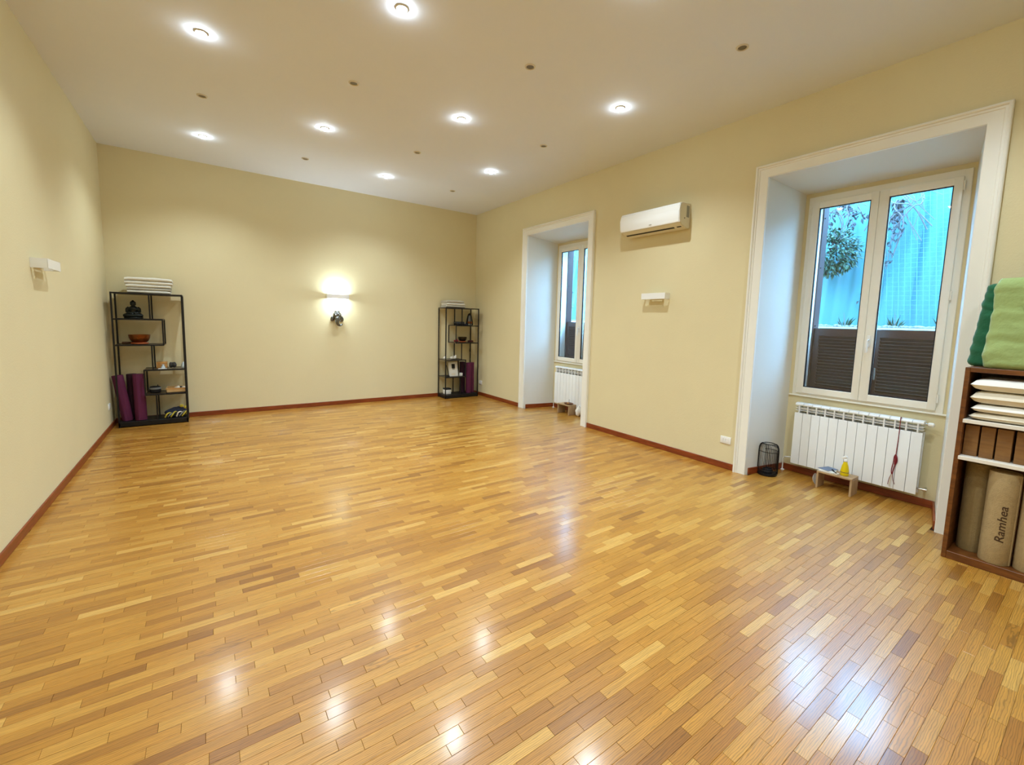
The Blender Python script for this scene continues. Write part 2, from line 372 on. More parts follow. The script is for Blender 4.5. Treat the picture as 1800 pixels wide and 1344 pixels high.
for i in order[:300]:
    x, yv, lx, ly, rx, ry = planks[i]
    key = (round(lx, 3), round(ly, 4))
    if key not in mesh_cache:
        v, f = plank_geo(*key); me = bpy.data.meshes.new('plank'); me.from_pydata(v, [], f); me.materials.append(M['plank']); mesh_cache[key] = me
    o = bpy.data.objects.new('plank', mesh_cache[key]); COL.objects.link(o); o.parent = floor
    o.location = (x, yv, 0); o.rotation_euler = (rx, ry, 0)
V, F = [], []
for i, (x, yv, lx, ly, rx, ry) in enumerate(planks):
    if i in big: continue
    v, f = plank_geo(lx, ly); n0 = len(V)
    V += [(x+p[0], yv+p[1], p[2]+p[1]*rx-p[0]*ry) for p in v]; F += [tuple(n0+k for k in q) for q in f]
me = bpy.data.meshes.new('planks'); me.from_pydata(V, [], F); me.materials.append(M['planks'])
o = bpy.data.objects.new('planks', me); COL.objects.link(o); o.parent = floor; o['kind'] = 'stuff'

# ------------------------------------------------------------------ windows, shutters
def ring_frame(bm, x0, x1, y0, y1, z0, z1, wy, wz0, wz1, bev=.004):
    box(bm, x0, x1, y0, y0+wy, z0, z1, bev, 1); box(bm, x0, x1, y1-wy, y1, z0, z1, bev, 1)
    box(bm, x0+.0004, x1-.0004, y0+wy-.003, y1-wy+.003, z0, z0+wz0, 0); box(bm, x0+.0004, x1-.0004, y0+wy-.003, y1-wy+.003, z1-wz1, z1, 0)
for k, dy in enumerate(NICHES):
    n = 2-k
    win = thing('window_%d' % n, (5.03, 1.445+dy, HZ0), kind='structure')
    bm = B(); ring_frame(bm, 5.008, 5.075, .85+dy, 2.03+dy, .826, 2.834, .052, .030, .060); obj('window_frame', bm, M['upvc'], win, 30)
    bm = B(); box(bm, 5.0, 5.03, .80+dy, 2.06+dy, .815, .829, .003, 1); obj('window_sill', bm, M['upvc'], win, 30)
    for s, (a, b, ga, gb) in enumerate(((1.4455, 1.990, 1.505, 1.924), (.896, 1.4445, .953, 1.371))):
        bm = B()
        x0, x1 = 4.985, 5.05
        box(bm, x0, x1, a+dy, ga+dy, .852, 2.777, .006, 2); box(bm, x0, x1, gb+dy, b+dy, .852, 2.777, .006, 2)
        box(bm, x0+.001, x1-.001, ga+dy-.004, gb+dy+.004, .853, .918, .004, 1); box(bm, x0+.001, x1-.001, ga+dy-.004, gb+dy+.004, 2.713, 2.776, .004, 1)
        sash = obj('sash', bm, M['upvc'], win, 30)
        bm = B(); box(bm, 5.012, 5.018, ga+dy-.01, gb+dy+.01, .908, 2.723); obj('pane', bm, M['glass'], sash, 0)
        bm = B()
        g = .007
        box(bm, 4.992, 5.011, ga+dy, ga+dy+g, .918, 2.713); box(bm, 4.992, 5.011, gb+dy-g, gb+dy, .918, 2.713)
        box(bm, 4.992, 5.011, ga+dy+g, gb+dy-g, .918, .918+g); box(bm, 4.992, 5.011, ga+dy+g, gb+dy-g, 2.713-g, 2.713)
        obj('gasket', bm, M['gasket'], sash, 0)
        yh = (b+.006 if s == 0 else a-.006)+dy
        for zh in (.955, 1.82, 2.70):
            bm = B(); lathe(bm, [(.0065, -.036), (.0065, -.001), (.005, 0), (.0065, .001), (.0065, .036)], (4.99, yh, zh), 10); obj('hinge', bm, M['upvc'], sash, 40)
        if s == 1:
            bm = B(); box(bm, 4.974, 4.986, 1.394+dy, 1.422+dy, 1.36, 1.47, .004, 2)
            tube(bm, [(4.98, 1.408+dy, 1.43), (4.945, 1.408+dy, 1.43), (4.938, 1.408+dy, 1.42), (4.938, 1.408+dy, 1.31)], .009, 8)
            obj('window_handle', bm, M['white_plastic'], sash, 40)
    # louvred shutters outside: full-height jambs, lower leaves closed
    sh = thing('shutter', (5.21, 1.445+dy, HZ0), ('brown louvred half shutter outside the near window' if k == 0 else 'brown louvred half shutter outside the far window'), 'shutter')
    for ya, yb in ((1.945, HY1-.001), (HY0+.001, .925)):
        bm = B(); box(bm, 5.162, 5.289, ya+dy, yb+dy, HZ0+.004, HZ1-.004, .004, 1); obj('jamb', bm, M['shutter'], sh, 30)
    bm = B(); box(bm, 5.076, 5.161, 1.957+dy, HY1-.001+dy, HZ0+.002, HZ1-.002); box(bm, 5.076, 5.161, HY0+.001+dy, .913+dy, HZ0+.002, HZ1-.002); obj('reveal_lining', bm, M['reveal'], wall_r, 0)
    for (a, b) in ((1.439, 1.944), (.926, 1.431)):
        bm = B(); ring_frame(bm, 5.185, 5.225, a+dy, b+dy, HZ0+.006, 1.528, .052, .08, .075); leaf = obj('shutter_leaf', bm, M['shutter'], sh, 30)
        z = HZ0+.09
        while z < 1.462:
            bm = B(); vs = box(bm, 5.180, 5.230, a+.05+dy, b-.05+dy, z-.0035, z+.0035); rotv(bm, vs, (5.205, 0, z), math.radians(48), 'Y')
            obj('slat', bm, M['shutter'], leaf, 0); z += .0315
        if a < 1.4:
            bm = B(); box(bm, 5.176, 5.186, 1.385+dy, 1.403+dy, 1.04, 1.16, .003, 1); obj('latch', bm, M['chrome'], leaf, 30)
    for z in (1.0, 1.55, 2.15, 2.65):
        bm = B(); tube(bm, [(5.19, 1.944+dy, z), (5.19, 1.936+dy, z)], .006, 8); obj('bolt', bm, M['black_metal'], sh, 40)
    

# ------------------------------------------------------------------ downlights
ROWS = [6.70, 5.50, 4.31, 3.11, 1.91, 0.72, -0.48]
COLS = [0.05, 1.155, 2.24, 3.333]
ROWN = ['row nearest the back wall', 'second row from the back wall', 'third row from the back wall', 'fourth row from the back wall', 'fifth row from the back wall', 'sixth row from the back wall', 'seventh row from the back wall']
COLN = ['first from the left wall', 'second from the left wall', 'third from the left wall', 'nearest the right wall']
def downlight(x, y, lit, label):
    t = thing('ceiling_downlight', (x, y, H), label, 'downlight', 'lit ceiling downlights' if lit else 'unlit ceiling downlights')
    bm = B(); lathe(bm, [(.031, -.0005), (.031, -.006), (.036, -.009), (.043, -.006), (.045, -.0005)], (x, y, H), 28, False); obj('trim_ring', bm, M['lamp_ring'], t, 50)
    bm = B()
    if lit:
        lathe(bm, [(.030, -.0005), (.030, -.010), (.027, -.019), (.019, -.026), (.008, -.029), (.0005, -.0295)], (x, y, H), 20)
        obj('lamp_lens', bm, M['dome_lit'], t, 60)
        l = bpy.data.lights.new('downlight_beam', 'SPOT'); l.energy = SPOT_W; l.color = LAMP_COL; l.spot_size = math.radians(132); l.spot_blend = 0.85; l.shadow_soft_size = .026
        lo = bpy.data.objects.new('downlight_beam', l); COL.objects.link(lo); lo.parent = t; lo.location = (0, 0, -.058)
    else:
        lathe(bm, [(.0305, -.0005), (.0305, -.002), (.012, -.0025), (.0005, -.0025)], (x, y, H), 20); obj('lamp_lens', bm, M['lamp_off'], t, 60)
for j, yy in enumerate(ROWS):
    for i, xx in enumerate(COLS):
        lit = (i+j) % 2 == 0
        downlight(xx, yy, lit, ('lit' if lit else 'unlit')+' round ceiling downlight, '+ROWN[j]+', '+COLN[i])

# ------------------------------------------------------------------ wall lamps
def sconce(label, c, d, lit):
    """white box lamp open above and below; c centre on the wall, d 'x+','x-','y-' outward direction"""
    t = thing('wall_lamp', c, label, 'wall lamp', 'white box wall lamps')
    Wd, Hh, Dp, th = .345, .072, .095, .005
    def P(u, o, z):          # u along wall, o outward
        return {'x+': (c[0]+o, c[1]+u, c[2]+z), 'x-': (c[0]-o, c[1]+u, c[2]+z), 'y-': (c[0]+u, c[1]-o, c[2]+z)}[d]
    def bx(bm, u0, u1, o0, o1, z0, z1, bev=0):
        a, b = P(u0, o0, z0), P(u1, o1, z1)
        box(bm, min(a[0], b[0]), max(a[0], b[0]), min(a[1], b[1]), max(a[1], b[1]), z0+c[2], z1+c[2], bev, 1)
    bm = B(); bx(bm, -Wd/2, Wd/2, Dp-th, Dp, -Hh/2, Hh/2, .0015); bx(bm, -Wd/2, -Wd/2+th, 0, Dp-th, -Hh/2, Hh/2); bx(bm, Wd/2-th, Wd/2, 0, Dp-th, -Hh/2, Hh/2)
    obj('shell', bm, M['white_plastic'], t, 30)
    bm = B(); bx(bm, -.09, .09, 0, .012, -.025, .025, .002); obj('back_plate', bm, M['white_plastic'], t, 30)
    bm = B(); tube(bm, [P(-.075, .05, 0), P(.075, .05, 0)], .013, 12); obj('bulb', bm, M['tube_lit'] if lit else M['white_plastic'], t, 50)
    bm = B(); bx(bm, -.10, -.076, .012, .062, -.014, .014); obj('lamp_holder', bm, M['white_plastic'], t, 30); bm = B(); bx(bm, .076, .10, .012, .062, -.014, .014); obj('lamp_holder', bm, M['white_plastic'], t, 30)
sconce('lit white box wall lamp glowing on the back wall', (1.795, YB, 1.842), 'y-', True)
sconce('unlit white box wall lamp on the left wall', (XL, 4.965, 1.842), 'x+', False)
sconce('unlit white box wall lamp under the air conditioner', (XR, 3.40, 1.858), 'x-', False)

# ------------------------------------------------------------------ air conditioner
def aircon():
    y0, y1 = 3.02, 3.865
    t = thing('air_conditioner', (XR, (y0+y1)/2, 2.60), 'white split air conditioner unit high on the right wall', 'air conditioner')
    X = lambda d: XR-d
    bm = B(); prism(bm, [(X(0), 2.605), (X(.06), 2.60), (X(.155), 2.632), (X(.185), 2.66), (X(.185), 2.845), (X(.165), 2.868), (X(.02), 2.872), (X(0), 2.872)], 'y', y0, y1)
    bmesh.ops.bevel(bm, geom=bm.edges[:], offset=.006, segments=2, affect='EDGES'); obj('body', bm, M['ac_side'], t, 35)
    bm = B(); prism(bm, [(X(.180), 2.650), (X(.200), 2.645), (X(.212), 2.68), (X(.214), 2.78), (X(.204), 2.845), (X(.186), 2.862), (X(.180), 2.862)], 'y', y0-.004, y1+.004)
    bmesh.ops.bevel(bm, geom=bm.edges[:], offset=.008, segments=3, affect='EDGES'); fp = obj('front_panel', bm, M['white_plastic'], t, 35)
    bm = B(); box(bm, X(.2142), X(.2132), 3.385, 3.42, 2.672, 2.678); obj('logo', bm, M['grey'], fp, 0)
    def slab(bm, ya, yb, o0, z0, o1, z1, th):
        p, q = Vector((X(o0), 0, z0)), Vector((X(o1), 0, z1)); n = Vector((-(q.z-p.z), 0, q.x-p.x)).normalized()*th
        prism(bm, [(p.x, p.z), (q.x, q.z), (q.x+n.x, q.z+n.z), (p.x+n.x, p.z+n.z)], 'y', ya, yb)
    bm = B(); slab(bm, y0+.12, y1-.03, .176, 2.6515, .130, 2.6235, -.003); obj('air_flap', bm, M['ac_side'], t, 0)
    bm = B(); slab(bm, y0+.12, y1-.03, .127, 2.6215, .102, 2.613, -.002); obj('air_slot', bm, M['dark'], t, 0)
    bm = B(); slab(bm, y0+.03, y0+.085, .125, 2.621, .108, 2.615, -.002); obj('sensor_slot', bm, M['dark'], t, 0)
    bm = B(); box(bm, X(.075), X(.025), y0-.0012, y0+.001, 2.72, 2.845); obj('rating_label', bm, M['grey'], t, 0)
    bm = B(); tube(bm, [(X(.105), y0-.001, 2.705), (X(.105), y0+.002, 2.705)], .007, 10); obj('screw_cap', bm, M['dark'], t, 30)
aircon()

# ------------------------------------------------------------------ sockets
def socket(label, x, y, z, s):
    t = thing('wall_socket', (x, y, z), label, 'socket')
    xs = sorted((x, x+s*.009)); bm = B(); box(bm, xs[0], xs[1], y-.058, y+.058, z-.038, z+.038, .003, 2); obj('plate', bm, M['white_plastic'], t, 30)
    for k in (-1, 0, 1):
        xs = sorted((x+s*.008, x+s*.0105)); bm = B(); box(bm, xs[0], xs[1], y+k*.024-.0105, y+k*.024+.0105, z-.021, z+.021, .001, 1)
        m_ = obj('module', bm, M['white_plastic'], t, 30)
        if k > -1:
            bm = B()
            for dz in (-.011, 0, .011): tube(bm, [(x+s*.0104, y+k*.024, z+dz), (x+s*.0108, y+k*.024, z+dz)], .0024, 8)
            obj('pin_hole', bm, M['dark'], m_, 0)
socket('white wall socket beside the near window casing', XR, 2.412, .31, -1)
socket('small white wall socket on the right wall behind the corner shelf', XR, 7.60, .265, -1)
socket('white wall socket on the left wall behind the purple mats', XL, 7.44, .30, 1)

# ------------------------------------------------------------------ radiators
def radiator(dy, label, n=13, y1=1.945, w=.0775):
    t = thing('radiator', (4.94, y1-n*w/2+dy, .115), label, 'radiator', 'white aluminium radiators under the windows')
    for i in range(n):
        a = y1-(i+1)*w+dy+.0018; b = y1-i*w+dy-.0018
        bm = B()
        prism(bm, [(4.902, .118), (4.902, .648), (4.906, .655), (4.914, .655), (4.914, .118)], 'y', a, b)       # front plate
        box(bm, 4.972, 4.984, a, b, .118, .66)                                                                 # rear plate
        box(bm, 4.914, 4.972, (a+b)/2-.006, (a+b)/2+.006, .13, .735)                                           # web
        prism(bm, [(4.902, .733), (4.901, .742), (4.908, .754), (4.930, .759), (4.972, .759), (4.984, .748), (4.984, .735), (4.95, .730)], 'y', a, b)   # top cap
        box(bm, 4.904, 4.914, (a+b)/2-.005, (a+b)/2+.005, .65, .735)
        for zz in (.678, .704): box(bm, 4.912, 4.97, a, b, zz, zz+.005)
        obj('section', bm, M['rad'], t, 30)
    for zz in (.165, .70):
        bm = B(); tube(bm, [(4.945, y1-n*w+dy+.01, zz), (4.945, y1+dy-.01, zz)], .016, 10); obj('manifold', bm, M['rad'], t, 50)
    ye = y1-n*w+dy
    bm = B(); tube(bm, [(4.945, ye+.012, .733), (4.945, ye-.018, .733)], .010, 10); obj('valve_stem', bm, M['chrome'], t, 50)
    bm = B(); tube(bm, [(4.945, ye-.018, .733), (4.945, ye-.024, .733), (4.945, ye-.045, .733), (4.945, ye-.055, .733), (4.945, ye-.06, .733)], [.014, .019, .019, .016, .008], 14); obj('valve_knob', bm, M['white_plastic'], t, 40)
    bm = B(); tube(bm, [(4.945, ye+.012, .165), (4.945, ye-.03, .165), (4.945, ye-.04, .165)], [.009, .009, .009], 10); tube(bm, [(4.945, ye-.04, .165), (5.012, ye-.04, .165), (NX, ye-.04, .165)], [.011, .009, .009], 10); tube(bm, [(4.945, ye-.035, .165), (4.945, ye-.062, .165)], .014, 10)
    obj('return_valve', bm, M['chrome'], t, 40)
    bm = B(); tube(bm, [(4.985, y1+dy+.105, .0), (4.985, y1+dy+.105, .12), (4.97, y1+dy+.08, .150), (4.945, y1+dy+.02, .165), (4.945, y1+dy-.01, .165)], .007, 10)
    lathe(bm, [(.022, .0005), (.020, .006), (.008, .010)], (4.985, y1+dy+.105, 0), 14); obj('pipe', bm, M['white_plastic'], t, 40)
radiator(0, 'white sectional radiator under the near window with a red cord hanging on it')
radiator(3.87, 'white sectional radiator under the far window, partly behind the casing')

# ------------------------------------------------------------------ corner shelf units
LV = [.07, .41, .737, 1.067, 1.40, 1.73]
def etagere(x0, yf, flip, label):
    Wd, Dp, q = .715, .33, .009      # width, depth, half bar
    u = lambda f: x0+Wd*(1-f if flip else f)
    t = thing('shelf_unit', (x0+Wd/2, yf+Dp/2, 0), label, 'shelf unit', 'black metal zigzag shelf units in the back corners')
    def bar(name, a, b, r=q):
        bm = B(); a, b = Vector(a), Vector(b)
        box(bm, min(a.x, b.x)-r, max(a.x, b.x)+r, min(a.y, b.y)-r, max(a.y, b.y)+r, min(a.z, b.z)-(r if a.z == b.z else 0), max(a.z, b.z)+(r if a.z == b.z else 0), .0015, 1)
        return obj(name, bm, M['black_metal'], t, 30)
    for f in (.012, .988):
        for yy in (yf+q, yf+Dp-q): bar('post', (u(f), yy, 0.0), (u(f), yy, 1.739))
    def board(name, fa, fb, z):
        xs = sorted((u(fa), u(fb)))
        bm = B(); box(bm, xs[0], xs[1], yf+.018, yf+Dp-.018, z-.006, z+.004, .001, 1); b_ = obj(name, bm, M['shelf_glass'], t, 30)
        for yy in (yf+.009, yf+Dp-.009):
            bm = B(); box(bm, xs[0], xs[1], yy-.0085, yy+.0085, z-.010, z+.008, .0012, 1); obj('rail', bm, M['black_metal'], b_, 30)
    board('top', .0, 1.0, 1.73)
    board('shelf', .012, .70, LV[4]); board('shelf', .012, .70, LV[3])
    board('shelf', .385, .988, LV[2]); board('shelf', .385, .988, LV[1])
    xs = sorted((u(0), u(1)))
    bm = B(); box(bm, xs[0], xs[1], yf, yf+Dp, .012, .07, .002, 1); obj('base', bm, M['black_metal'], t, 30)
    for f, za, zb in ((.52, LV[4], LV[5]), (.692, LV[3], LV[4]), (.52, LV[2], LV[3]), (.393, LV[1], LV[2]), (.545, LV[0], LV[1])):
        for yy in (yf+q, yf+Dp-q): bar('divider', (u(f), yy, za), (u(f), yy, zb), .008)
SLX, SLY = -.965, 7.50
SRX, SRY = 3.632, 7.52
etagere(SLX, SLY, False, 'tall black metal zigzag shelf unit in the left back corner')
etagere(SRX, SRY, True, 'tall black metal zigzag shelf unit in the right back corner')

# ---- folded blankets
def blanket(x0, x1, y0, y1, z0, h, m, label, grp, seed, sag=.0, lean=0, layers=1):
    """folded blanket: a strip folded over itself, seen as two rounded layers with a fold at the front"""
    bm = B(); out = []; n = 7; r = h/(2*layers)
    for q in range(layers):                                   # rounded folds at the front
        zc = z0+r+2*r*q; yo = .006*math.sin(seed*3+q*2.1)
        for k in range(n+1): an = -math.pi/2-math.pi*k/n; out.append((y0+yo+r+r*math.cos(an), zc+.94*r*math.sin(an)))
        if q < layers-1: out += [(y0+yo+r*1.6, zc+r-.0006), (y0+yo+r*1.6, zc+r+.0006)]
    for q in range(layers-1, -1, -1):
        zc = z0+r+2*r*q
        for k in range(n+1): an = math.pi/2-math.pi*k/n; out.append((y1-r+r*math.cos(an), zc+.94*r*math.sin(an)))
        if q: out += [(y1-r*1.6, zc-r+.0006), (y1-r*1.6, zc-r-.0006)]
    N_ = 14; rings = []
    for i in range(N_+1):
        f = i/N_; x = x0+(x1-x0)*f
        e = 1-.12*max(0, (abs(f-.5)-.42)/.08)
        rings.append([bm.verts.new((x, yy, z0+(zz-z0)*e+lean*(f-.5)-sag*math.sin(math.pi*f))) for yy, zz in out])
    rings_faces(bm, rings)
    wobble(bm, min(h*.12, .006), 9, seed)
    for v in bm.verts: v.co.z = max(v.co.z, z0-.0)
    return obj('folded_blanket', bm, m, None, 50, label, 'blanket', grp)
zt = 1.7395
for i, (h, m, lab, x0, x1) in enumerate(((.036, 'blanket', 'pale folded blanket at the bottom of the stack on the left shelf unit', -.805, -.375), (.036, 'blanket2', 'grey folded blanket, second from the bottom of the left shelf stack', -.805, -.372),
                                        (.040, 'blanket', 'pale folded blanket just under the top one on the left shelf stack', -.815, -.365), (.092, 'blanket', 'thick white folded blanket topping the stack on the left shelf unit', -.825, -.350))):
    blanket(x0, x1, SLY+.05, SLY+.28, zt, h, M[m], lab, 'folded blankets on the left shelf unit', i*3.1, 0, 0, 2 if i == 3 else 1); zt += h
zt = 1.7395
for i, (h, m, lab, x0, x1) in enumerate(((.045, 'blanket2', 'grey folded blanket at the bottom of the stack on the right shelf unit', 3.66, 4.06), (.042, 'blanket', 'pale folded blanket in the middle of the right shelf stack', 3.67, 4.05), (.050, 'blanket2', 'grey folded blanket on top of the right shelf stack', 3.665, 4.03))):
    blanket(x0, x1, SRY+.04, SRY+.29, zt, h, M[m], lab, 'folded blankets on the right shelf unit', 20+i*2.3); zt += h

# ---- seated statue (left unit)
def remesh(o, vs):
    md = o.modifiers.new('remesh', 'REMESH'); md.mode = 'VOXEL'; md.voxel_size = vs; md.use_smooth_shade = True
    sm = o.modifiers.new('smooth', 'SMOOTH'); sm.iterations = 4; sm.factor = .5
def statue(cx, cy, z0):
    t = thing('seated_statue', (cx, cy, z0), 'dark bronze statue of a seated meditating figure on the left shelf unit', 'statue')
    bm = B()
    lathe(bm, [(.001, 0), (.092, 0), (.098, .008), (.094, .018), (.085, .024), (.001, .024)], (cx, cy, z0), 28, True, 1, .7)
    obj('plinth', bm, M['statue'], t, 50)
    bm = B(); z = z0+.022
    ell(bm, (cx, cy+.004, z+.028), (.062, .050, .034))
    for s in (-1, 1):
        tube(bm, [(cx+s*.03, cy, z+.026), (cx+s*.075, cy-.012, z+.020), (cx+s*.084, cy-.03, z+.017), (cx+s*.05, cy-.052, z+.018), (cx-s*.01, cy-.055, z+.018), (cx-s*.035, cy-.05, z+.018)], [.028, .026, .022, .018, .014, .010], 10)
        tube(bm, [(cx+s*.040, cy+.004, z+.122), (cx+s*.058, cy+.002, z+.103), (cx+s*.063, cy-.004, z+.068), (cx+s*.046, cy-.036, z+.050), (cx+s*.012, cy-.048, z+.046)], [.018, .020, .017, .014, .012], 10)
    tube(bm, [(cx, cy+.006, z+.03), (cx, cy+.008, z+.07), (cx, cy+.006, z+.105), (cx, cy+.004, z+.128), (cx, cy, z+.142), (cx, cy, z+.15)], [.046, .040, .046, .036, .018, .016], 14)
    ell(bm, (cx, cy+.004, z+.098), (.056, .036, .040)); ell(bm, (cx, cy-.002, z+.170), (.029, .030, .035)); ell(bm, (cx, cy+.002, z+.182), (.031, .031, .025)); ell(bm, (cx, cy+.002, z+.207), (.013, .013, .010))
    ell(bm, (cx, cy-.028, z+.170), (.005, .006, .008)); 
    for s in (-1, 1): ell(bm, (cx+s*.026, cy+.002, z+.165), (.005, .008, .014))
    o = obj('figure', bm, M['statue'], t, 0); remesh(o, .0035)
statue(-.765, SLY+.14, LV[4]+.008)

# ---- bowls
def bowl(name, label, cx, cy, z0, r, h, m, cushion, grp):
    t = thing(name, (cx, cy, z0), label, 'bowl', grp)
    bm = B(); lathe(bm, [(.001, 0), (r*.72, 0), (r*.82, .008), (r*.80, .020), (r*.60, .024), (.001, .018)], (cx, cy, z0), 26); obj('ring_cushion', bm, cushion, t, 50)
    z = .019
    bm = B(); lathe(bm, [(.001, z), (r*.55, z), (r*.80, z+h*.22), (r*.95, z+h*.6), (r, z+h), (r*.965, z+h), (r*.90, z+h*.62), (r*.72, z+h*.25), (.001, z+.010)], (cx, cy, z0), 32); obj('bowl_body', bm, m, t, 50)
bowl('singing_bowl', 'copper singing bowl on an orange ring cushion on the left shelf unit', -.722, SLY+.15, LV[3]+.008, .112, .105, M['bowl'], M['orange'], 'singing bowls')
bowl('singing_bowl', 'dark bronze singing bowl on a red ring cushion on the right shelf unit', 4.075, SRY+.17, LV[3]+.008, .085, .085, M['bowl_dark'], M['orange'], 'singing bowls')
bm = B(); tube(bm, [(-.90, SLY+.20, LV[3]+.022), (-.86, SLY+.19, LV[3]+.022), (-.74, SLY+.285, LV[3]+.022)], [.014, .014, .010], 10); obj('striker', bm, M['brown_tray'], None, 50, 'brown wooden striker lying behind the copper singing bowl', 'striker')

# ---- left unit, third shelf: box, rock, glass, card
def small_box(name, label, cat, x0, x1, y0, y1, z0, h, m, lidm=None, bev=.003):
    t = thing(name, ((x0+x1)/2, (y0+y1)/2, z0), label, cat)
    bm = B(); box(bm, x0, x1, y0, y1, z0, z0+h*.75, bev, 2); obj('body', bm, m, t, 30)
    bm = B(); box(bm, x0-.002, x1+.002, y0-.002, y1+.002, z0+h*.75+.0005, z0+h, bev, 2); obj('lid', bm, lidm or m, t, 30)
small_box('wooden_box', 'tan wooden box on the third shelf of the left unit', 'box', -.565, -.455, SLY+.12, SLY+.24, LV[2]+.008, .085, M['tan_box'])
bm = B(); box(bm, -.545, -.455, SLY+.03, SLY+.09, LV[2]+.008, LV[2]+.013, .001, 1); obj('card_deck', bm, M['paper'], None, 30, 'small white card lying in front of the tan wooden box', 'card')
bm = B(); lathe(bm, [(.001, 0), (.022, 0), (.024, .02), (.014, .035), (.012, .045), (.016, .055), (.001, .058)], (-.495, SLY+.105, LV[2]+.013-.005), 14); obj('glass_jar', bm, M['crystal'], None, 50, 'little clear glass jar before the tan wooden box', 'jar')
bm = B()
for k in range(9):
    a = k*.7; ell(bm, (-.393+.022*math.cos(a), SLY+.13+.022*math.sin(a), LV[2]+.052+.012*math.sin(k*2.1)), (.019, .016, .027), 8, 6)
wobble(bm, .006, 60, 3); obj('dark_crystal', bm, M['rock'], None, 30, 'dark jagged crystal cluster on the third shelf of the left unit', 'crystal')
bm = B(); vs = lathe(bm, [(.020, 0), (.026, .02), (.022, .05), (.012, .075), (.002, .085)], (-.285, SLY+.14, LV[2]+.008), 6); rotv(bm, vs, (-.285, SLY+.14, LV[2]+.008), .12, 'Y'); obj('clear_crystal', bm, M['crystal'], None, 20, 'clear glassy crystal point beside the right post of the left unit', 'crystal')
# fourth shelf: black pot, tray
t = thing('incense_pot', (-.595, SLY+.15, LV[1]+.008), 'black round pot with a grey band on the left shelf unit', 'pot')
bm = B(); lathe(bm, [(.001, 0), (.052, 0), (.062, .012), (.063, .062), (.058, .080), (.050, .084), (.046, .070), (.001, .060)], (-.595, SLY+.15, LV[1]+.008), 28); obj('body', bm, M['black'], t, 50)
bm = B(); lathe(bm, [(.0635, .048), (.0645, .052), (.0645, .068), (.0625, .072)], (-.595, SLY+.15, LV[1]+.008), 28, False); obj('band', bm, M['grey_cloth'], t, 50)
bm = B(); tube(bm, [(-.568, SLY+.15, LV[1]+.075), (-.565, SLY+.15, LV[1]+.115)], .005, 6); obj('wick_tool', bm, M['black'], t, 30)
t = thing('wooden_tray', (-.37, SLY+.15, LV[1]+.008), 'pale wooden tray box on the fourth shelf of the left unit', 'tray')
bm = B(); X0, X1, Y0, Y1, Z0 = -.475, -.262, SLY+.04, SLY+.27, LV[1]+.0085
box(bm, X0, X1, Y0, Y1, Z0, Z0+.008); box(bm, X0, X1, Y0, Y0+.008, Z0, Z0+.062, .001, 1); box(bm, X0, X1, Y1-.008, Y1, Z0, Z0+.062); box(bm, X0, X0+.008, Y0, Y1, Z0, Z0+.062); box(bm, X1-.008, X1, Y0, Y1, Z0, Z0+.062); obj('tray_body', bm, M['pale_wood'], t, 30)
bm = B(); box(bm, X0-.001, X1+.001, Y0-.003, Y0, Z0+.046, Z0+.0625, .001, 1); obj('tray_rim', bm, M['tan_box'], t, 30)
for k, (xx, yy, r, m, lab) in enumerate(((-.355, .10, .030, 'stone', 'white shell resting in the pale wooden tray, leftmost one'), (-.318, .12, .026, 'rock', 'dark stone lying between shells in the pale wooden tray'), (-.288, .09, .026, 'stone', 'white shell in the right end of the pale wooden tray'))):
    bm = B(); ell(bm, (xx, SLY+yy, Z0+.056), (r, r*.8, r*.85), 12, 8); wobble(bm, .008, 45, k*4.0); obj('shell' if m == 'stone' else 'pebble', bm, M[m], None, 50, lab, 'shell' if m == 'stone' else 'stone')
# base: bundle of straps
t = thing('strap_bundle', (-.385, SLY+.16, LV[0]), 'heap of dark straps with yellow ends at the bottom of the left unit', 'straps')
bm = B(); ell(bm, (-.385, SLY+.17, LV[0]+.055), (.125, .10, .055), 20, 12); ell(bm, (-.34, SLY+.15, LV[0]+.075), (.07, .07, .055), 16, 10); wobble(bm, .03, 16, 2)
for v in bm.verts: v.co.z = max(v.co.z, LV[0]+.0005); v.co.x = min(v.co.x, -.262)
obj('dark_cloth', bm, M['slate'], t, 50)
random.seed(3)
for k in range(7):
    x, y_ = -.50+.03*k, SLY+.05+.02*random.random()
    pts = spline([(x, y_, LV[0]+.012), (x+.02, y_-.01, LV[0]+.04+.03*random.random()), (x+.05, y_+.02, LV[0]+.06+.02*random.random()), (min(x+.08, -.275), y_+.04, LV[0]+.02+.03*random.random())], 5)
    bm = B(); tube(bm, pts, .009, 6); obj('strap', bm, M[['yellow', 'grey_cloth', 'yellow', 'black', 'cotton2', 'grey_cloth', 'yellow'][k]], t, 50)
for k, (x, z) in enumerate(((-.322, .150), (-.278, .128))):
    bm = B(); vs = ell(bm, (x, SLY+.10, LV[0]+z), (.024, .020, .022), 12, 8); obj('yellow_buckle_end', bm, M['yellow'], t, 50)

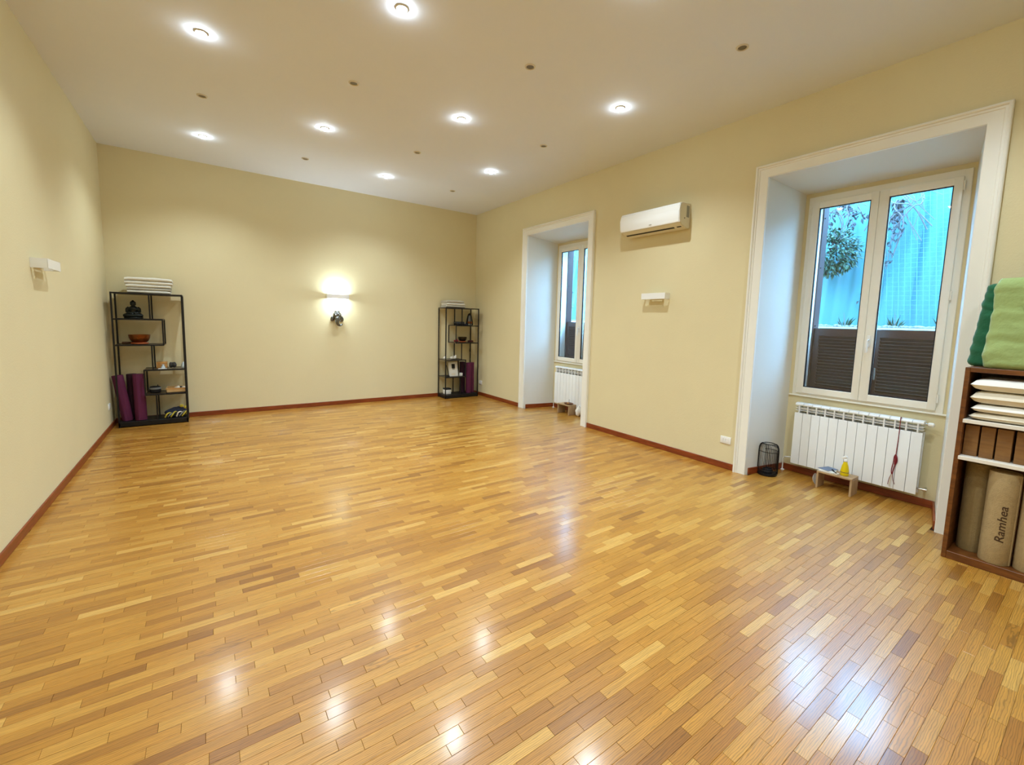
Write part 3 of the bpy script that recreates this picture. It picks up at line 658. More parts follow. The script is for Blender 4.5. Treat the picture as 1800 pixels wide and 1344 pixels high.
# ---- rolled mats
def rolled(name, label, cat, base, top, r, m, grp, turns=3.2, endm=None):
    """rolled mat between base and top centres: spiral end, seam"""
    base, top = Vector(base), Vector(top); ax = (top-base).normalized(); u = ax.orthogonal().normalized()
    if abs(ax.z) > .8: u = (Vector((-1, -.3, 0)) - ax*ax.dot(Vector((-1, -.3, 0)))).normalized()
    v = ax.cross(u); bm = B(); n = 30
    L_ = (top-base).length
    prof = [(r*.06, 0), (r*.965, 0), (r, .006), (r, L_*.25), (r*.996, L_*.5), (r, L_*.75), (r, L_-.006), (r*.965, L_)]
    for k in range(7, 0, -1):                                    # wound layers at the top end
        rr = r*.965*k/7.5; prof += [(rr+.0015, L_-.001), (rr, L_-.006), (rr-.0015, L_-.001)]
    prof += [(r*.06, L_-.002)]
    rings = [[bm.verts.new(base+ax*h+u*rr*math.cos(a)*(1+.012*math.sin(2*a))+v*rr*math.sin(a)) for a in [2*math.pi*i/n for i in range(n)]] for rr, h in prof]
    rings_faces(bm, rings)
    t = thing(name, base, label, cat, grp)
    obj('roll', bm, m, t, 50)
    bm = B(); a0 = .9
    f = [base+ax*h+(u*math.cos(a)+v*math.sin(a))*(r+d) for h in (0.004, L_-.004) for a, d in ((a0, -.001), (a0+.06, .004), (a0+.35, .003), (a0+.5, -.001))]
    fv = [bm.verts.new(p) for p in f]
    for i in range(3): bm.faces.new((fv[i], fv[i+1], fv[i+5], fv[i+4]))
    bm.faces.new((fv[0], fv[3], fv[7], fv[4])[::1]) if False else None
    obj('loose_edge', bm, m, t, 50); return t
g = 'purple rolled mats on the shelf units'
zb = LV[0]+.001
rolled('rolled_mat', 'plum rolled mat leaning at the far left of the left shelf unit', 'yoga mat', (-.885, SLY+.13, zb), (-.962, SLY+.13, zb+.60), .058, M['purple'], g)
rolled('rolled_mat', 'plum rolled mat upright beside the leaning one in the left unit', 'yoga mat', (-.748, SLY+.10, zb), (-.755, SLY+.12, zb+.61), .062, M['purple'], g)
rolled('rolled_mat', 'dark plum rolled mat standing behind the others in the left unit', 'yoga mat', (-.83, SLY+.245, zb), (-.835, SLY+.245, zb+.60), .055, M['purple2'], g)
rolled('rolled_mat', 'plum rolled mat in the right unit, in front of the third one', 'yoga mat', (4.185, SRY+.10, zb), (4.185, SRY+.10, zb+.60), .054, M['purple'], g)
rolled('rolled_mat', 'plum rolled mat against the right post of the right unit', 'yoga mat', (4.283, SRY+.14, zb), (4.283, SRY+.15, zb+.60), .046, M['purple'], g)
rolled('rolled_mat', 'dark plum rolled mat seen behind the framed picture in the right unit', 'yoga mat', (4.115, SRY+.235, zb), (4.115, SRY+.235, zb+.61), .055, M['purple2'], g)

# ---- right unit contents
t = thing('black_case', (3.985, SRY+.15, LV[4]+.008), 'black soft case on the top shelf of the right unit', 'case')
bm = B(); box(bm, 3.91, 4.06, SRY+.06, SRY+.24, LV[4]+.0085, LV[4]+.075, .016, 3); obj('case_body', bm, M['black'], t, 40)
bm = B(); box(bm, 3.908, 4.062, SRY+.058, SRY+.242, LV[4]+.052, LV[4]+.056); obj('zip', bm, M['grey_cloth'], t, 0)
t = thing('lantern_vase', (4.215, SRY+.15, LV[4]+.008), 'dark conical lantern with silver panels on the right shelf unit', 'lantern')
c = (4.215, SRY+.15, LV[4]+.0085)
bm = B(); lathe(bm, [(.001, 0), (.062, 0), (.064, .01), (.056, .07), (.036, .17), (.024, .205), (.001, .205)], c, 10); obj('lantern_body', bm, M['silver'], t, 25)
for k in range(6):
    a = 2*math.pi*k/6+.3; bm = B(); tube(bm, [(c[0]+r*math.cos(a), c[1]+r*math.sin(a), c[2]+z) for r, z in ((.072, .004), (.068, .02), (.060, .075), (.038, .18), (.026, .215))], .007, 6); obj('rib', bm, M['black_metal'], t, 40)
bm = B(); lathe(bm, [(.034, .205), (.036, .214), (.020, .226), (.006, .236), (.001, .24)], c, 14); obj('lantern_cap', bm, M['black_metal'], t, 40)
bm = B(); lathe(bm, [(.001, .030), (.052, .03), (.0595, .038), (.0555, .075), (.001, .076)], (c[0], c[1]-.006, c[2]), 10); obj('copper_band', bm, M['bowl'], t, 25)
bm = B(); box(bm, 4.075, 4.14, SRY+.09, SRY+.20, LV[4]+.0085, LV[4]+.035, .008, 2); obj('blue_pouch', bm, M['slate'], None, 40, 'small dark blue pouch between black case and conical lantern', 'pouch')
bm = B(); ell(bm, (3.925, SRY+.14, LV[3]+.034), (.046, .05, .026), 16, 10); ell(bm, (3.925, SRY+.14, LV[3]+.062), (.018, .02, .018), 10, 8); wobble(bm, .012, 40, 5)
for v in bm.verts: v.co.z = max(v.co.z, LV[3]+.0085)
obj('red_pouch', bm, M['red'], None, 50, 'crumpled red cloth pouch left of the dark singing bowl', 'pouch')
bm = B()
for k in range(16):
    a = 2*math.pi*k/16; ell(bm, (4.245+.048*math.cos(a), SRY+.15+.04*math.sin(a), LV[3]+.020+.012*(k % 2)), (.012, .012, .012), 8, 6)
    ell(bm, (4.245+.026*math.cos(a), SRY+.15+.022*math.sin(a), LV[3]+.036), (.011, .011, .011), 8, 6)
obj('bead_string', bm, M['maroon'], None, 50, 'heap of dark red beads right of the dark singing bowl', 'beads')
t = thing('hanging_tassel', (4.29, SRY+.25, LV[3]-.2), 'dark tassel hanging on a string below the beads', 'tassel')
bm = B(); tube(bm, [(4.29, SRY+.25, LV[3]-.01), (4.292, SRY+.25, LV[3]-.13)], .003, 6); obj('string', bm, M['black'], t, 30)
bm = B(); tube(bm, [(4.292, SRY+.25, LV[3]-.125), (4.292, SRY+.25, LV[3]-.14), (4.291, SRY+.25, LV[3]-.155), (4.29, SRY+.25, LV[3]-.185)], [.004, .012, .009, .014], 8); obj('tassel_head', bm, M['black'], t, 40)
for k, (x, y_, r, lab) in enumerate(((3.70, .17, (.034, .03, .03), 'white conch shell by the left post of the right unit'), (3.835, .14, (.036, .03, .028), 'white shell in the middle of the right unit third shelf'), (3.905, .15, (.032, .03, .034), 'pale rough shell beside the divider of the right unit'))):
    bm = B(); ell(bm, (x, SRY+y_, LV[2]+.0085+r[2]*.9), r, 14, 9)
    tube(bm, [(x-.01, SRY+y_, LV[2]+.01+r[2]), (x+.02, SRY+y_, LV[2]+.02+r[2]*1.6), (x+.035, SRY+y_, LV[2]+.025+r[2]*1.9)], [.018, .012, .004], 8); wobble(bm, .009, 50, k*3.3)
    for v in bm.verts: v.co.z = max(v.co.z, LV[2]+.0085)
    obj('shell', bm, M['stone'], None, 50, lab, 'shell', 'shells on the right unit')
bm = B(); tube(bm, [(3.78, SRY+.05, LV[2]+.014), (4.0, SRY+.06, LV[2]+.014)], .0045, 6); obj('incense_stick_holder', bm, M['black'], None, 40, 'thin dark stick lying before the white shells', 'incense stick')
# framed print
t = thing('framed_picture', (3.86, SRY+.12, LV[1]+.008), 'white framed picture with a dark flower pot print leaning in the right unit', 'picture')
fz = LV[1]+.0085; lean = .05
def fp(u_, h_, d_): return (3.765+u_*.19, SRY+.10+h_*lean/.27+d_, fz+h_)
def fquad(bm, u0, u1, h0, h1, d0, d1):
    vs = [bm.verts.new(fp(u_, h_, d_)) for d_ in (d0, d1) for u_, h_ in ((u0, h0), (u1, h0), (u1, h1), (u0, h1))]
    for f in ((0, 1, 2, 3), (7, 6, 5, 4), (0, 4, 5, 1), (1, 5, 6, 2), (2, 6, 7, 3), (3, 7, 4, 0)): bm.faces.new([vs[i] for i in f])
bm = B(); fquad(bm, 0, 1, 0, .27, 0, .012); obj('picture_board', bm, M['paper'], t, 0)
bm = B(); fquad(bm, .33, .70, .150, .235, -.001, .0005); obj('print_pot', bm, M['black'], t, 0)
bm = B(); fquad(bm, .38, .66, .125, .150, -.001, .0005); obj('print_pot_base', bm, M['grey'], t, 0)
bm = B(); fquad(bm, .25, .70, .02, .055, -.001, .0005); obj('print_ground', bm, M['cotton2'], t, 0)
t = thing('picture_easel', (3.73, SRY+.13, fz), 'small black easel stand left of the white framed picture', 'easel')
bm = B(); tube(bm, [(3.72, SRY+.15, fz+.22), (3.752, SRY+.085, fz+.004)], .006, 6); obj('easel_leg', bm, M['black'], t, 30)
bm = B(); box(bm, 3.69, 3.755, SRY+.06, SRY+.11, fz, fz+.018, .003, 1); obj('easel_foot', bm, M['black'], t, 30)
small_box('white_box', 'small white box right of the framed picture', 'box', 3.985, 4.035, SRY+.07, SRY+.13, fz, .058, M['paper'])
small_box('white_pot', 'white square pot with a dark lid at the bottom of the right unit', 'pot', 3.685, 3.81, SRY+.10, SRY+.22, LV[0]+.0005, .115, M['paper'], M['black'], .010)

# ---- elephant head wall ornament
def elephant(cx, z):
    t = thing('elephant_ornament', (cx, YB, z), 'silvery elephant head ornament on the back wall below the lit lamp', 'ornament')
    bm = B(); y = YB
    ell(bm, (cx, y-.035, z+.045), (.068, .045, .062)); ell(bm, (cx, y-.03, z+.098), (.045, .035, .03)); ell(bm, (cx, y-.05, z-.005), (.046, .04, .05))
    for s in (-1, 1):
        vs = ell(bm, (cx+s*.066, y-.018, z-.02), (.034, .014, .052), 14, 10); rotv(bm, vs, (cx+s*.05, y, z), s*-.35, 'Y')
        ell(bm, (cx+s*.032, y-.078, z+.045), (.009, .007, .008), 8, 6)
        tube(bm, [(cx+s*.03, y-.07, z-.03), (cx+s*.042, y-.09, z-.06), (cx+s*.046, y-.105, z-.065)], [.010, .007, .003], 8)
    tube(bm, spline([(cx, y-.07, z+.0), (cx-.012, y-.082, z-.05), (cx-.006, y-.08, z-.10), (cx+.025, y-.075, z-.125), (cx+.058, y-.075, z-.115), (cx+.066, y-.075, z-.095)], 5), [.034-.024*(i/25) for i in range(26)], 12)
    o = obj('elephant_head', bm, M['silver'], t, 0); remesh(o, .004)
    bm = B(); lathe(bm, [(.001, 0), (.05, 0), (.05, .008), (.001, .008)], (0, 0, 0), 20)
    for v in bm.verts: v.co = Vector((cx+v.co.x, y-.0005-v.co.z, z+.02+v.co.y))
    obj('mount_plate', bm, M['black_metal'], t, 40)
elephant(1.787, 1.487)

# ------------------------------------------------------------------ niche objects
def stool(label, x0, y0, y1):
    d, h, th = .165, .168, .017
    t = thing('wooden_stool', (x0+d/2, (y0+y1)/2, 0), label, 'stool', 'low wooden step stools')
    bm = B(); box(bm, x0, x0+d, y0, y1, h-th, h, .002, 1); obj('seat', bm, M['stool_wood'], t, 30)
    for a in (y0, y1-th):
        bm = B(); box(bm, x0+.002, x0+d-.002, a, a+th, 0.0005, h-th, .0015, 1); obj('leg_panel', bm, M['stool_wood'], t, 30)
    return h
sx, sy0, sy1 = 4.69, 1.335, 1.622
hs = stool('low grey-brown wooden stool before the near radiator, holding a yellow bottle', sx, sy0, sy1)
# spray bottle
bc = (4.755, 1.418, hs+.0005)
t = thing('spray_bottle', bc, 'yellow soap bottle with a white pump top on the low stool', 'bottle')
bm = B(); lathe(bm, [(.001, 0), (.030, 0), (.034, .006), (.034, .03), (.033, .05), (.026, .09), (.015, .125), (.013, .132), (.001, .132)], bc, 24); obj('bottle_body', bm, M['yellow_liquid'], t, 50)
bm = B(); lathe(bm, [(.015, .132), (.016, .136), (.016, .148), (.011, .154), (.006, .156), (.006, .168), (.001, .168)], bc, 18); vs = box(bm, bc[0]-.010, bc[0]+.009, bc[1]-.012, bc[1]+.030, bc[2]+.164, bc[2]+.186, .005, 2); rotv(bm, vs, (bc[0], bc[1], bc[2]+.17), math.radians(-32), 'X')
obj('pump_head', bm, M['white_plastic'], t, 40)
bm = B(); lathe(bm, [(.0342, .030), (.0345, .032), (.0342, .036)], bc, 24, False); obj('label_ring', bm, M['brown_tray'], t, 50)
# magazines
def sheet(label, cx, cy, z, lx, ly, h, ang, m, m2, name='magazine'):
    t = thing(name, (cx, cy, z), label, 'magazine')
    bm = B(); vs = box(bm, cx-lx/2, cx+lx/2, cy-ly/2, cy+ly/2, z, z+h*.8); rotv(bm, vs, (cx, cy, z), ang, 'Z'); obj('pages', bm, m2, t, 0)
    bm = B(); vs = box(bm, cx-lx/2-.001, cx+lx/2+.001, cy-ly/2-.001, cy+ly/2+.001, z+h*.8+.0002, z+h); rotv(bm, vs, (cx, cy, z), ang, 'Z'); obj('cover', bm, m, t, 0)
sheet('white magazine at the bottom of the pile on the near stool', 4.775, 1.555, hs+.0005, .15, .12, .010, .1, M['paper'], M['paper'])
sheet('grey-blue magazine on top of the pile on the near stool', 4.78, 1.56, hs+.011, .14, .10, .008, -.3, M['blue_paper'], M['paper'])
bm = B(); tube(bm, [(4.742, 1.485, hs+.006), (4.76, 1.52, hs+.026)], .006, 8); tube(bm, [(4.742, 1.485, hs+.006), (4.72, 1.475, hs+.006)], .010, 8); obj('pen', bm, M['black'], None, 40, 'black pen lying against the magazine pile on the stool', 'pen')
bm = B(); lathe(bm, [(.018, 0), (.020, .004), (.019, .014), (.014, .014), (.013, .004)], (4.715, 1.468, hs+.0005), 18, False); obj('tape_roll', bm, M['stone'], None, 40, 'pale tape roll beside the yellow bottle on the stool', 'tape')
bm = B(); vs = lathe(bm, [(.001, 0), (.040, .002), (.052, .010), (.054, .012), (.042, .006), (.001, .005)], (4.79, 1.66, .065), 24); rotv(bm, vs, (4.79, 1.66, .065), math.radians(80), 'X')
zmin = min(v.co.z for v in bm.verts)
for v in bm.verts: v.co.z += .001-zmin; v.co.y += .012
obj('white_dish', bm, M['white_plastic'], None, 50, 'white dish leaning upright against the left end of the near stool', 'dish')
# wire basket lantern
cx, cy, r, hh = 4.665, 2.06, .088, .33
t = thing('wire_lantern', (cx, cy, 0), 'black wire cage lantern on the floor in the near window niche', 'lantern')
bm = B(); lathe(bm, [(.001, .0005), (r, .0005), (r+.003, .006), (r+.003, .022), (r-.004, .026), (.001, .020)], (cx, cy, 0), 32); obj('base_dish', bm, M['black_metal'], t, 50)
def ringw(rr, z, q=.0028):
    bm = B(); n = 32
    pts = [(cx+rr*math.cos(2*math.pi*k/n), cy+rr*math.sin(2*math.pi*k/n), z) for k in range(n+1)]; tube(bm, pts, q, 6, False); return bm
for rr, z, q in ((r, .055, .004), (r, .25, .003), (r*.62, hh-.004, .004)): obj('cage_ring', ringw(rr, z, q), M['black_metal'], t, 50)
for k in range(36):
    a = 2*math.pi*k/36; ca, sa = math.cos(a), math.sin(a)
    bm = B(); tube(bm, [(cx+ca*q, cy+sa*q, z) for q, z in ((r, .02), (r, .15), (r, .255), (r*.97, .285), (r*.88, .31), (r*.75, .324), (r*.62, .327))], .0020, 5); obj('wire', bm, M['black_metal'], t, 50)
for k in (0, 1):
    a = 1.986+math.pi*k; bm = B(); tube(bm, [(cx+math.cos(a)*q, cy+math.sin(a)*q, z) for q, z in ((r+.002, .02), (r+.002, .25), (r*.98, .285), (r*.88, .312), (r*.7, .328))], .0065, 6); obj('cage_rib', bm, M['black_metal'], t, 50)
bm = B(); lathe(bm, [(.001, .022), (.045, .022), (.047, .028), (.047, .060), (.042, .064), (.040, .052), (.001, .050)], (cx, cy, 0), 24); obj('candle_cup', bm, M['black'], t, 50)
# red cord on the radiator
t = thing('red_lanyard', (4.895, 1.10, .14), 'red braided cord with tassel ends hanging down the near radiator', 'cord')
bm = B(); tube(bm, spline([(4.925, 1.094, .762), (4.905, 1.094, .765), (4.898, 1.094, .75), (4.897, 1.093, .60), (4.897, 1.097, .45), (4.897, 1.098, .42)], 4), .0028, 6); obj('cord_line', bm, M['red'], t, 50)
bm = B(); tube(bm, spline([(4.896, 1.098, .43), (4.893, 1.088, .41), (4.893, 1.084, .37), (4.893, 1.096, .33), (4.893, 1.104, .28), (4.893, 1.110, .25), (4.893, 1.115, .29), (4.893, 1.108, .36), (4.893, 1.106, .41), (4.895, 1.099, .43)], 4), .0038, 6); obj('cord_loop', bm, M['red'], t, 50)
bm = B(); tube(bm, spline([(4.892, 1.094, .42), (4.890, 1.094, .38), (4.891, 1.096, .34)], 4), [.005, .008, .009, .008, .008, .008, .007, .006, .005], 8); obj('cord_knot', bm, M['red'], t, 50)
for k, (y2, z2) in enumerate(((1.130, .150), (1.120, .138), (1.083, .165), (1.112, .135))):
    bm = B(); tube(bm, spline([(4.893, 1.105, .27), (4.893, (1.105+y2)/2+.006, .21), (4.893, y2, z2)], 4), .0022, 5); obj('cord_end', bm, M['red'] if k in (0, 2) else M['cotton2'], t, 50)
# far niche
hs = stool('low grey-brown wooden stool before the far radiator, holding a brown tray', 4.735, 5.235, 5.52)
t = thing('incense_tray', (4.83, 5.33, hs), 'brown oval wooden tray on the far stool', 'tray')
bm = B(); lathe(bm, [(.001, .0005), (.060, .0005), (.078, .010), (.080, .020), (.072, .016), (.055, .007), (.001, .006)], (4.82, 5.335, hs), 28, True, .8, 1.1); obj('tray_body', bm, M['brown_tray'], t, 50)
bm = B(); tube(bm, [(4.82, 5.335, hs+.006), (4.82, 5.32, hs+.085)], .0022, 5); obj('incense_stick', bm, M['black'], t, 30)
bm = B(); ell(bm, (4.815, 5.345, hs+.016), (.02, .02, .010), 10, 8); obj('ash_cone', bm, M['tan_box'], t, 50)
bm = B(); ell(bm, (4.855, 5.125, .080), (.055, .050, .080), 20, 14); ell(bm, (4.855, 5.120, .158), (.016, .016, .020), 10, 8); wobble(bm, .016, 22, 1)
for v in bm.verts: v.co.z = max(v.co.z, .0008)
obj('white_bag', bm, M['cotton'], None, 50, 'small crumpled white bag on the floor right of the far stool', 'bag')

# ------------------------------------------------------------------ cubby cabinet on the right
CX0, CX1, CY1, CY0, CZ = 3.986, 4.412, .597, -.82, 1.295
t = thing('cubby_shelf', ((CX0+CX1)/2, (CY0+CY1)/2, 0), 'dark walnut open shelf cabinet with white shelf edges against the right wall', 'cabinet')
th = .024
for yy in (CY1-th, CY0):
    bm = B(); box(bm, CX0, CX1, yy, yy+th, .0005, CZ-.001, .002, 1); obj('side_panel', bm, M['cubby'], t, 30)
bm = B(); box(bm, CX0-.001, CX1, CY0+th, CY1-th, CZ-.030, CZ, .002, 1); obj('top_panel', bm, M['cubby'], t, 30)
bm = B(); box(bm, CX0+.001, CX1, CY0+th, CY1-th, .0005, .052, .002, 1); obj('bottom_panel', bm, M['cubby'], t, 30)
bm = B(); box(bm, CX1-.012, CX1, CY0+th, CY1-th, .052, CZ-.03); obj('back_panel', bm, M['cubby'], t, 0)
for z in (.927, .681):
    bm = B(); box(bm, CX0-.004, CX1-.012, CY0+th, CY1-th+.004, z+.005, z+.030, .002, 1); obj('shelf', bm, M['white_edge'], t, 30)
def pillow(label, x0, x1, y0, y1, z0, h, m, seed, sag=0):
    bm = B(); nx, ny = 18, 24; top = []; bot = []
    for i in range(nx+1):
        rt, rb = [], []
        for j in range(ny+1):
            u_, v_ = 2*i/nx-1, 2*j/ny-1
            e = max(0, (1-abs(u_)**7))**.5*max(0, (1-abs(v_)**9))**.5
            k = 1-.05*(1-abs(v_))*abs(u_)**3; k2 = 1-.05*(1-abs(u_))*abs(v_)**3
            x, y_ = (x0+x1)/2+(x1-x0)/2*u_*k, (y0+y1)/2+(y1-y0)/2*v_*k2
            wz = .10*h*noise.noise(Vector((x*9+seed, y_*9, seed)))
            rt.append(bm.verts.new((x, y_, z0+h*.48+h*.52*e+wz*e+sag*v_)))
            edge = i in (0, nx) or j in (0, ny)
            rb.append(rt[-1] if edge else bm.verts.new((x, y_, z0+h*.48-h*.47*e)))
        top.append(rt); bot.append(rb)
    for i in range(nx):
        for j in range(ny):
            bm.faces.new((top[i][j], top[i+1][j], top[i+1][j+1], top[i][j+1]))
            q = (bot[i][j], bot[i][j+1], bot[i+1][j+1], bot[i+1][j])
            try: bm.faces.new(q)
            except ValueError: pass
    return obj('white_cushion', bm, m, None, 60, label, 'cushion', 'flat cushions in the walnut cabinet')
pillow('plump white cushion topping the pile in the walnut cabinet', 3.965, 4.38, .04, .566, 1.148, .082, M['cotton'], 1)
pillow('creamy white cushion, second from the top in the walnut cabinet', 3.972, 4.38, .05, .562, 1.064, .083, M['cotton2'], 4)
pillow('thin bright white cushion, third from the top in the walnut cabinet', 3.975, 4.37, .04, .552, 1.007, .056, M['cotton'], 8)
pillow('flat cream cushion at the bottom of the pile in the walnut cabinet', 3.98, 4.37, .04, .558, .958, .050, M['cotton2'], 12)
for k, (a, b, lab) in enumerate(((.502, .569, 'brown wooden yoga block nearest the casing in the walnut cabinet'), (.430, .494, 'brown wooden yoga block, second from the casing in the cabinet'), (.353, .422, 'brown wooden yoga block, third from the casing in the cabinet'), (.27, .340, 'brown wooden yoga block, fourth from the casing at the picture edge'))):
    bm = B(); vs = box(bm, 4.045, 4.20, a, b, .7115, .914, .004, 2); obj('yoga_block', bm, M['block'], None, 30, lab, 'yoga block', 'wooden yoga blocks')
g = 'felt rolls in the walnut cabinet'
rolled('felt_roll', 'olive felt roll standing at the back left of the cabinet bottom', 'felt roll', (4.165, .487, .053), (4.165, .487, .655), .070, M['cork2'], g)
r2 = rolled('felt_roll', 'beige felt roll with lettering standing at the cabinet front', 'felt roll', (4.070, .366, .053), (4.070, .363, .645), .073, M['cork'], g)
rolled('felt_roll', 'beige felt roll at the picture edge of the cabinet', 'felt roll', (4.085, .215, .053), (4.085, .213, .645), .070, M['cork'], g)
# lettering on the roll
cu = bpy.data.curves.new('lettering', 'FONT'); cu.body = 'Ramhea'; cu.size = .058; cu.shear = .18; cu.extrude = 0; cu.resolution_u = 3; cu.offset = .0006
to = bpy.data.objects.new('lettering_tmp', cu); COL.objects.link(to); dg = bpy.context.evaluated_depsgraph_get(); tm = bpy.data.meshes.new_from_object(to.evaluated_get(dg)); bpy.data.objects.remove(to)
bm = B(); bm.from_mesh(tm)
bmesh.ops.subdivide_edges(bm, edges=[e for e in bm.edges if e.calc_length() > .012], cuts=1)
xs_ = [v.co.x for v in bm.verts]; xa, xb = min(xs_), max(xs_)
for v in bm.verts:
    th_ = -.52+v.co.y/.073; zz = .205+(v.co.x-xa)/(xb-xa)*.235
    cyl = .366-.003*(zz-.05)/.59
    v.co = Vector((4.070-.0742*math.cos(th_), cyl+.0742*math.sin(th_), zz))
obj('lettering', bm, M['ink'], r2, 0)
# green bolsters standing on the cabinet
def bolster(label, x0, x1, y0, y1a, y1b, z0, h, m, seed, grp, seam=None):
    """upright cushion: wide soft foot, narrower top; y1a edge at the foot, y1b at the top"""
    t = thing('bolster', ((x0+x1)/2, (y0+y1a)/2, z0), label, 'bolster', grp)
    bm = B(); nz, n = 44, 56; rings = []
    for i in range(nz+1):
        f = i/nz
        ez = min(1, math.sin(math.pi*min(f, 1-f)/.16/1.0)**.5) if min(f, 1-f) < .08 else 1
        ez = .72+.28*ez if f not in (0, 1) else .70
        y1 = y1a+(y1b-y1a)*(f**1.3); cxm, cym = (x0+x1)/2, (y0+y1)/2; ax_, ay = (x1-x0)/2*(1.10-.22*f)*ez, (y1-y0)/2*(1-(1-ez)*.18)
        ring = []
        for k in range(n):
            a = 2*math.pi*k/n; c_, s_ = math.cos(a), math.sin(a)
            px = cxm+ax_*math.copysign(abs(c_)**.55, c_); py = cym+ay*math.copysign(abs(s_)**.32, s_)
            ring.append(bm.verts.new((px, py, z0+h*f)))
        rings.append(ring)
    rings_faces(bm, rings); bm.normal_update()
    for v in bm.verts:
        f = (v.co.z-z0)/h
        if 0.02 < f < .98:
            q = v.co
            wr = noise.noise(Vector((q.x*4+seed, q.y*5, q.z*24+2.5*noise.noise(Vector((q.y*6, q.x*6, seed))))))
            d = .015*wr*(.45+.9*abs(noise.noise(Vector((q.y*3, seed, q.z*4))))) + .006*noise.noise(q*7+Vector((seed, 0, 0)))
            v.co += Vector((v.normal.x, v.normal.y, 0))*d
    obj('cover', bm, m, t, 70)
    bm = B(); pts = []
    for i in range(12):
        f = .62+.36*i/11; pts.append((x0+(x1-x0)*.5-(x1-x0)/2*(1.06-.16*f)-.004, y0+(y1a-y0)*.72+.012*math.sin(i*.9), z0+h*f))
    if seam: tube(bm, pts, .005, 6); obj('piping', bm, m, t, 60)
    else: bm.free()
g = 'green bolsters on the walnut cabinet'
bolster('light green wrinkled bolster standing upright on the walnut cabinet', 4.0, 4.15, -.06, .535, .515, CZ+.0005, .565, M['green'], 3, g, True)
bolster('dark green bolster standing upright behind the light green one', 4.175, 4.33, -.03, .628, .575, CZ+.0005, .548, M['dgreen'], 9, g)

# ------------------------------------------------------------------ outside the windows
GZ = -.2
bm = B(); box(bm, XO, 6.95, -5, 15, GZ-.2, GZ); obj('ground', bm, M['ground'], None, 0, kind='structure')
bm = B(); box(bm, 6.95, 8.3, -5, 15, GZ-.2, 1.56); obj('wall_ledge', bm, M['facade'], None, 0, kind='structure')
# ribbed sheeting on the bank behind
bm = B(); ny, nz = 520, 10; grid = []
for i in range(ny+1):
    yy = -5+20*i/ny; colv = []
    for k in range(nz+1):
        z = 1.5+2.3*k/nz
        lean_ = .18*(z-1.5)
        fold = .05*noise.noise(Vector((yy*6.5+.35*z*noise.noise(Vector((yy*.7, 2, 0))), z*.35, 3)))+.018*math.sin(yy*34+2*noise.noise(Vector((yy, z*.5, 0))))
        colv.append(bm.verts.new((7.45+lean_+fold, yy, z)))
    grid.append(colv)
for i in range(ny):
    for k in range(nz): bm.faces.new((grid[i][k], grid[i+1][k], grid[i+1][k+1], grid[i][k+1]))
back = [[bm.verts.new((8.6, yy, z)) for z in (1.5, 3.8)] for yy in (-5, 15)]
bm.faces.new((grid[0][nz], grid[ny][nz], back[1][1], back[0][1])) if False else None
tops = [c_[nz] for c_ in grid]
bm.faces.new([back[0][1]]+tops+[back[1][1]])
for v in (back[0][0], back[1][0]): bm.verts.remove(v)
obj('wall_bank', bm, M['rwall'], None, 50, kind='structure')
# netting stretched over the sheeting
random.seed(11)
bm = B()
nx_ = lambda z: 7.36+.18*(z-1.5)
yy = -1.0
while yy < 1.95:
    tube(bm, [(nx_(z), yy+.12*(z-1.6), z) for z in (1.60, 2.6, 3.6)], .0028, 4, False); yy += .062
zz = 1.62
while zz < 3.6:
    tube(bm, [(nx_(zz), -1.0+.12*(zz-1.6), zz), (nx_(zz), .5+.12*(zz-1.6), zz-.02), (nx_(zz), 1.95+.12*(zz-1.6), zz)], .0028, 4, False); zz += .062
obj('netting', bm, M['net'], None, 0, 'pale square netting stretched over the teal bank outside the near window', 'net')
# gravel on the ledge
bm = B()
for k in range(900):
    yy = random.uniform(-.5, 10.5); xx = random.uniform(6.97, 7.40); r_ = random.uniform(.012, .035)
    vs = bmesh.ops.create_icosphere(bm, subdivisions=1, radius=r_)['verts']
    for v in vs: v.co = Vector((xx+v.co.x, yy+v.co.y*1.3, 1.56+r_*.4+v.co.z*.7))
obj('gravel', bm, M['gravel'], None, 0, 'white gravel strewn along the ledge outside the windows', 'gravel', kind='stuff')
def leaf(bm, p, d, up, L_, W_):
    d = d.normalized(); s = d.cross(up); s = s.normalized() if s.length > 1e-4 else d.orthogonal().normalized(); n_ = s.cross(d)
    a = bm.verts.new(p); b = bm.verts.new(p+d*L_*.45+s*W_/2+n_*L_*.06); c_ = bm.verts.new(p+d*L_-n_*L_*.12); e = bm.verts.new(p+d*L_*.45-s*W_/2+n_*L_*.06); m_ = bm.verts.new(p+d*L_*.5-n_*L_*.02)
    bm.faces.new((a, b, m_)); bm.faces.new((b, c_, m_)); bm.faces.new((c_, e, m_)); bm.faces.new((e, a, m_))
def rv(): return Vector((random.gauss(0, 1), random.gauss(0, 1), random.gauss(0, 1))).normalized()
def bush(label, c, rad, n, ll, stems, lm='leaf', cat='bush', name='hanging_bush'):
    t = thing(name, c, label, cat)
    c = Vector(c); bm = B()
    for k in range(n):
        q = rv(); p = c+Vector((q.x*rad[0], q.y*rad[1], q.z*rad[2]))*random.uniform(.35, 1)**.6
        leaf(bm, p, (q+rv()*.8+Vector((0, 0, -.3))), Vector((-.5, 0, 1))+rv()*.4, ll*random.uniform(.6, 1.2), ll*random.uniform(.3, .5))
    obj('foliage', bm, M[lm], t, 0)
    for k in range(stems):
        q = rv(); bm = B(); tube(bm, spline([c+Vector((.2, 0, rad[2]*1.2)), c+Vector((.05, 0, .2*rad[2])), c+Vector((q.x*rad[0], q.y*rad[1], q.z*rad[2]))*.8], 4), .006, 5); obj('branch', bm, M['twig'], t, 50)
bush('dark leafy bush hanging on the bank seen through the near window left pane', (7.28, 2.62, 2.62), (.18, .36, .32), 1300, .085, 6)
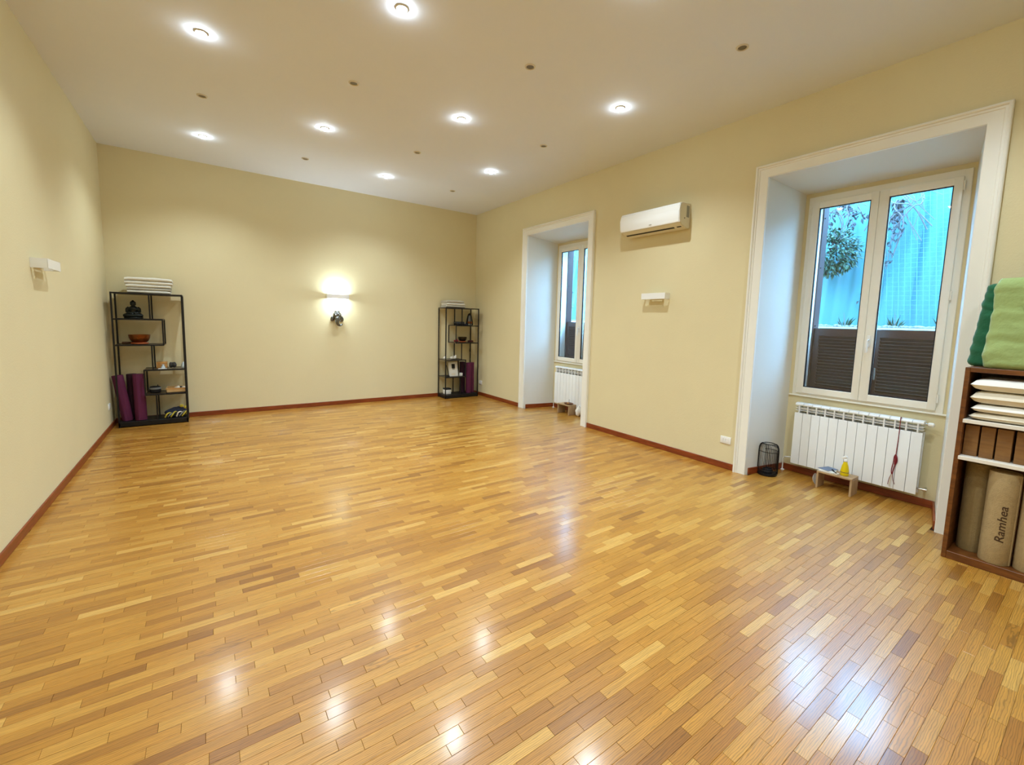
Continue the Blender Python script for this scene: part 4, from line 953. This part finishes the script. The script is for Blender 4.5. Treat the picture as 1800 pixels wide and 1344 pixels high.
def vine(label, top, drops, twigs, nleaf):
    t = thing('dry_vine', top, label, 'vine'); top = Vector(top)
    for k in range(twigs):
        a = rv(); bm = B()
        p0 = top+Vector((a.x*.04, a.y*.30, abs(a.z)*.10)); p3 = top+Vector((a.y*.05, a.z*.42, -abs(a.x)*.75))
        tube(bm, spline([p0, p0+Vector((-.06, .1*a.z, -.12)), (p0+p3)/2+Vector((-.05, .1*a.x, .06)), p3], 4), random.uniform(.003, .008), 5); obj('twig', bm, M['twig'], t, 50)
    bm = B()
    for (dy_, dz_) in drops:
        pts = spline([top, top+Vector((-.03, dy_*.5, dz_*.4)), top+Vector((-.04, dy_, dz_))], 10)
        for q in pts:
            for _ in range(nleaf): leaf(bm, q+rv()*.04, rv()+Vector((-.3, 0, -.8)), Vector((-1, 0, .4)), random.uniform(.05, .10), random.uniform(.02, .045))
    obj('foliage', bm, M['leaf2'], t, 0)
    for (dy_, dz_) in drops:
        bm = B(); tube(bm, spline([top, top+Vector((-.03, dy_*.5, dz_*.4)), top+Vector((-.04, dy_, dz_))], 6), .005, 5); obj('stem', bm, M['twig'], t, 50)
vine('tangled dry vine hanging behind the right pane of the near window', (7.50, 1.95, 3.25), [(.05, -.9), (.22, -1.15), (.30, -1.35), (-.05, -.45)], 16, 2)
vine('tangled dry vine above the bush behind the left pane of the near window', (7.50, 2.62, 3.35), [(.15, -.35), (-.2, -.35), (-.35, -.3)], 12, 2)
vine('dry vine on the bank seen through the far window left pane', (7.45, 8.35, 3.25), [(.1, -1.0), (-.1, -1.4), (.3, -.7)], 12, 3)
vine('dry vine on the bank seen through the far window right pane', (7.45, 7.6, 3.2), [(.1, -1.1), (-.15, -.8)], 8, 3)
for k, (yy, lab) in enumerate(((2.34, 'grass tuft on the ledge behind the near window left pane'), (1.78, 'spindly plant on the ledge behind the near window right pane'), (1.30, 'low weed on the ledge at the right of the near window'), (8.3, 'low weed on the ledge behind the far window'))):
    t = thing('ledge_plant', (7.25, yy, 1.57), lab, 'plant')
    bm = B()
    for q in range(22):
        a = rv(); leaf(bm, Vector((7.25+a.x*.03, yy+a.y*.05, 1.57)), Vector((a.x*.5, a.y*.7, 1)), Vector((-1, .2, 0)), random.uniform(.06, .17), .016)
    obj('blade_tuft', bm, M['leaf'], t, 0)
    bm = B(); tube(bm, [(7.25, yy, 1.565), (7.24, yy+.01, 1.66), (7.25, yy+.025, 1.76)], [.006, .004, .002], 5); obj('stem', bm, M['twig'], t, 50)
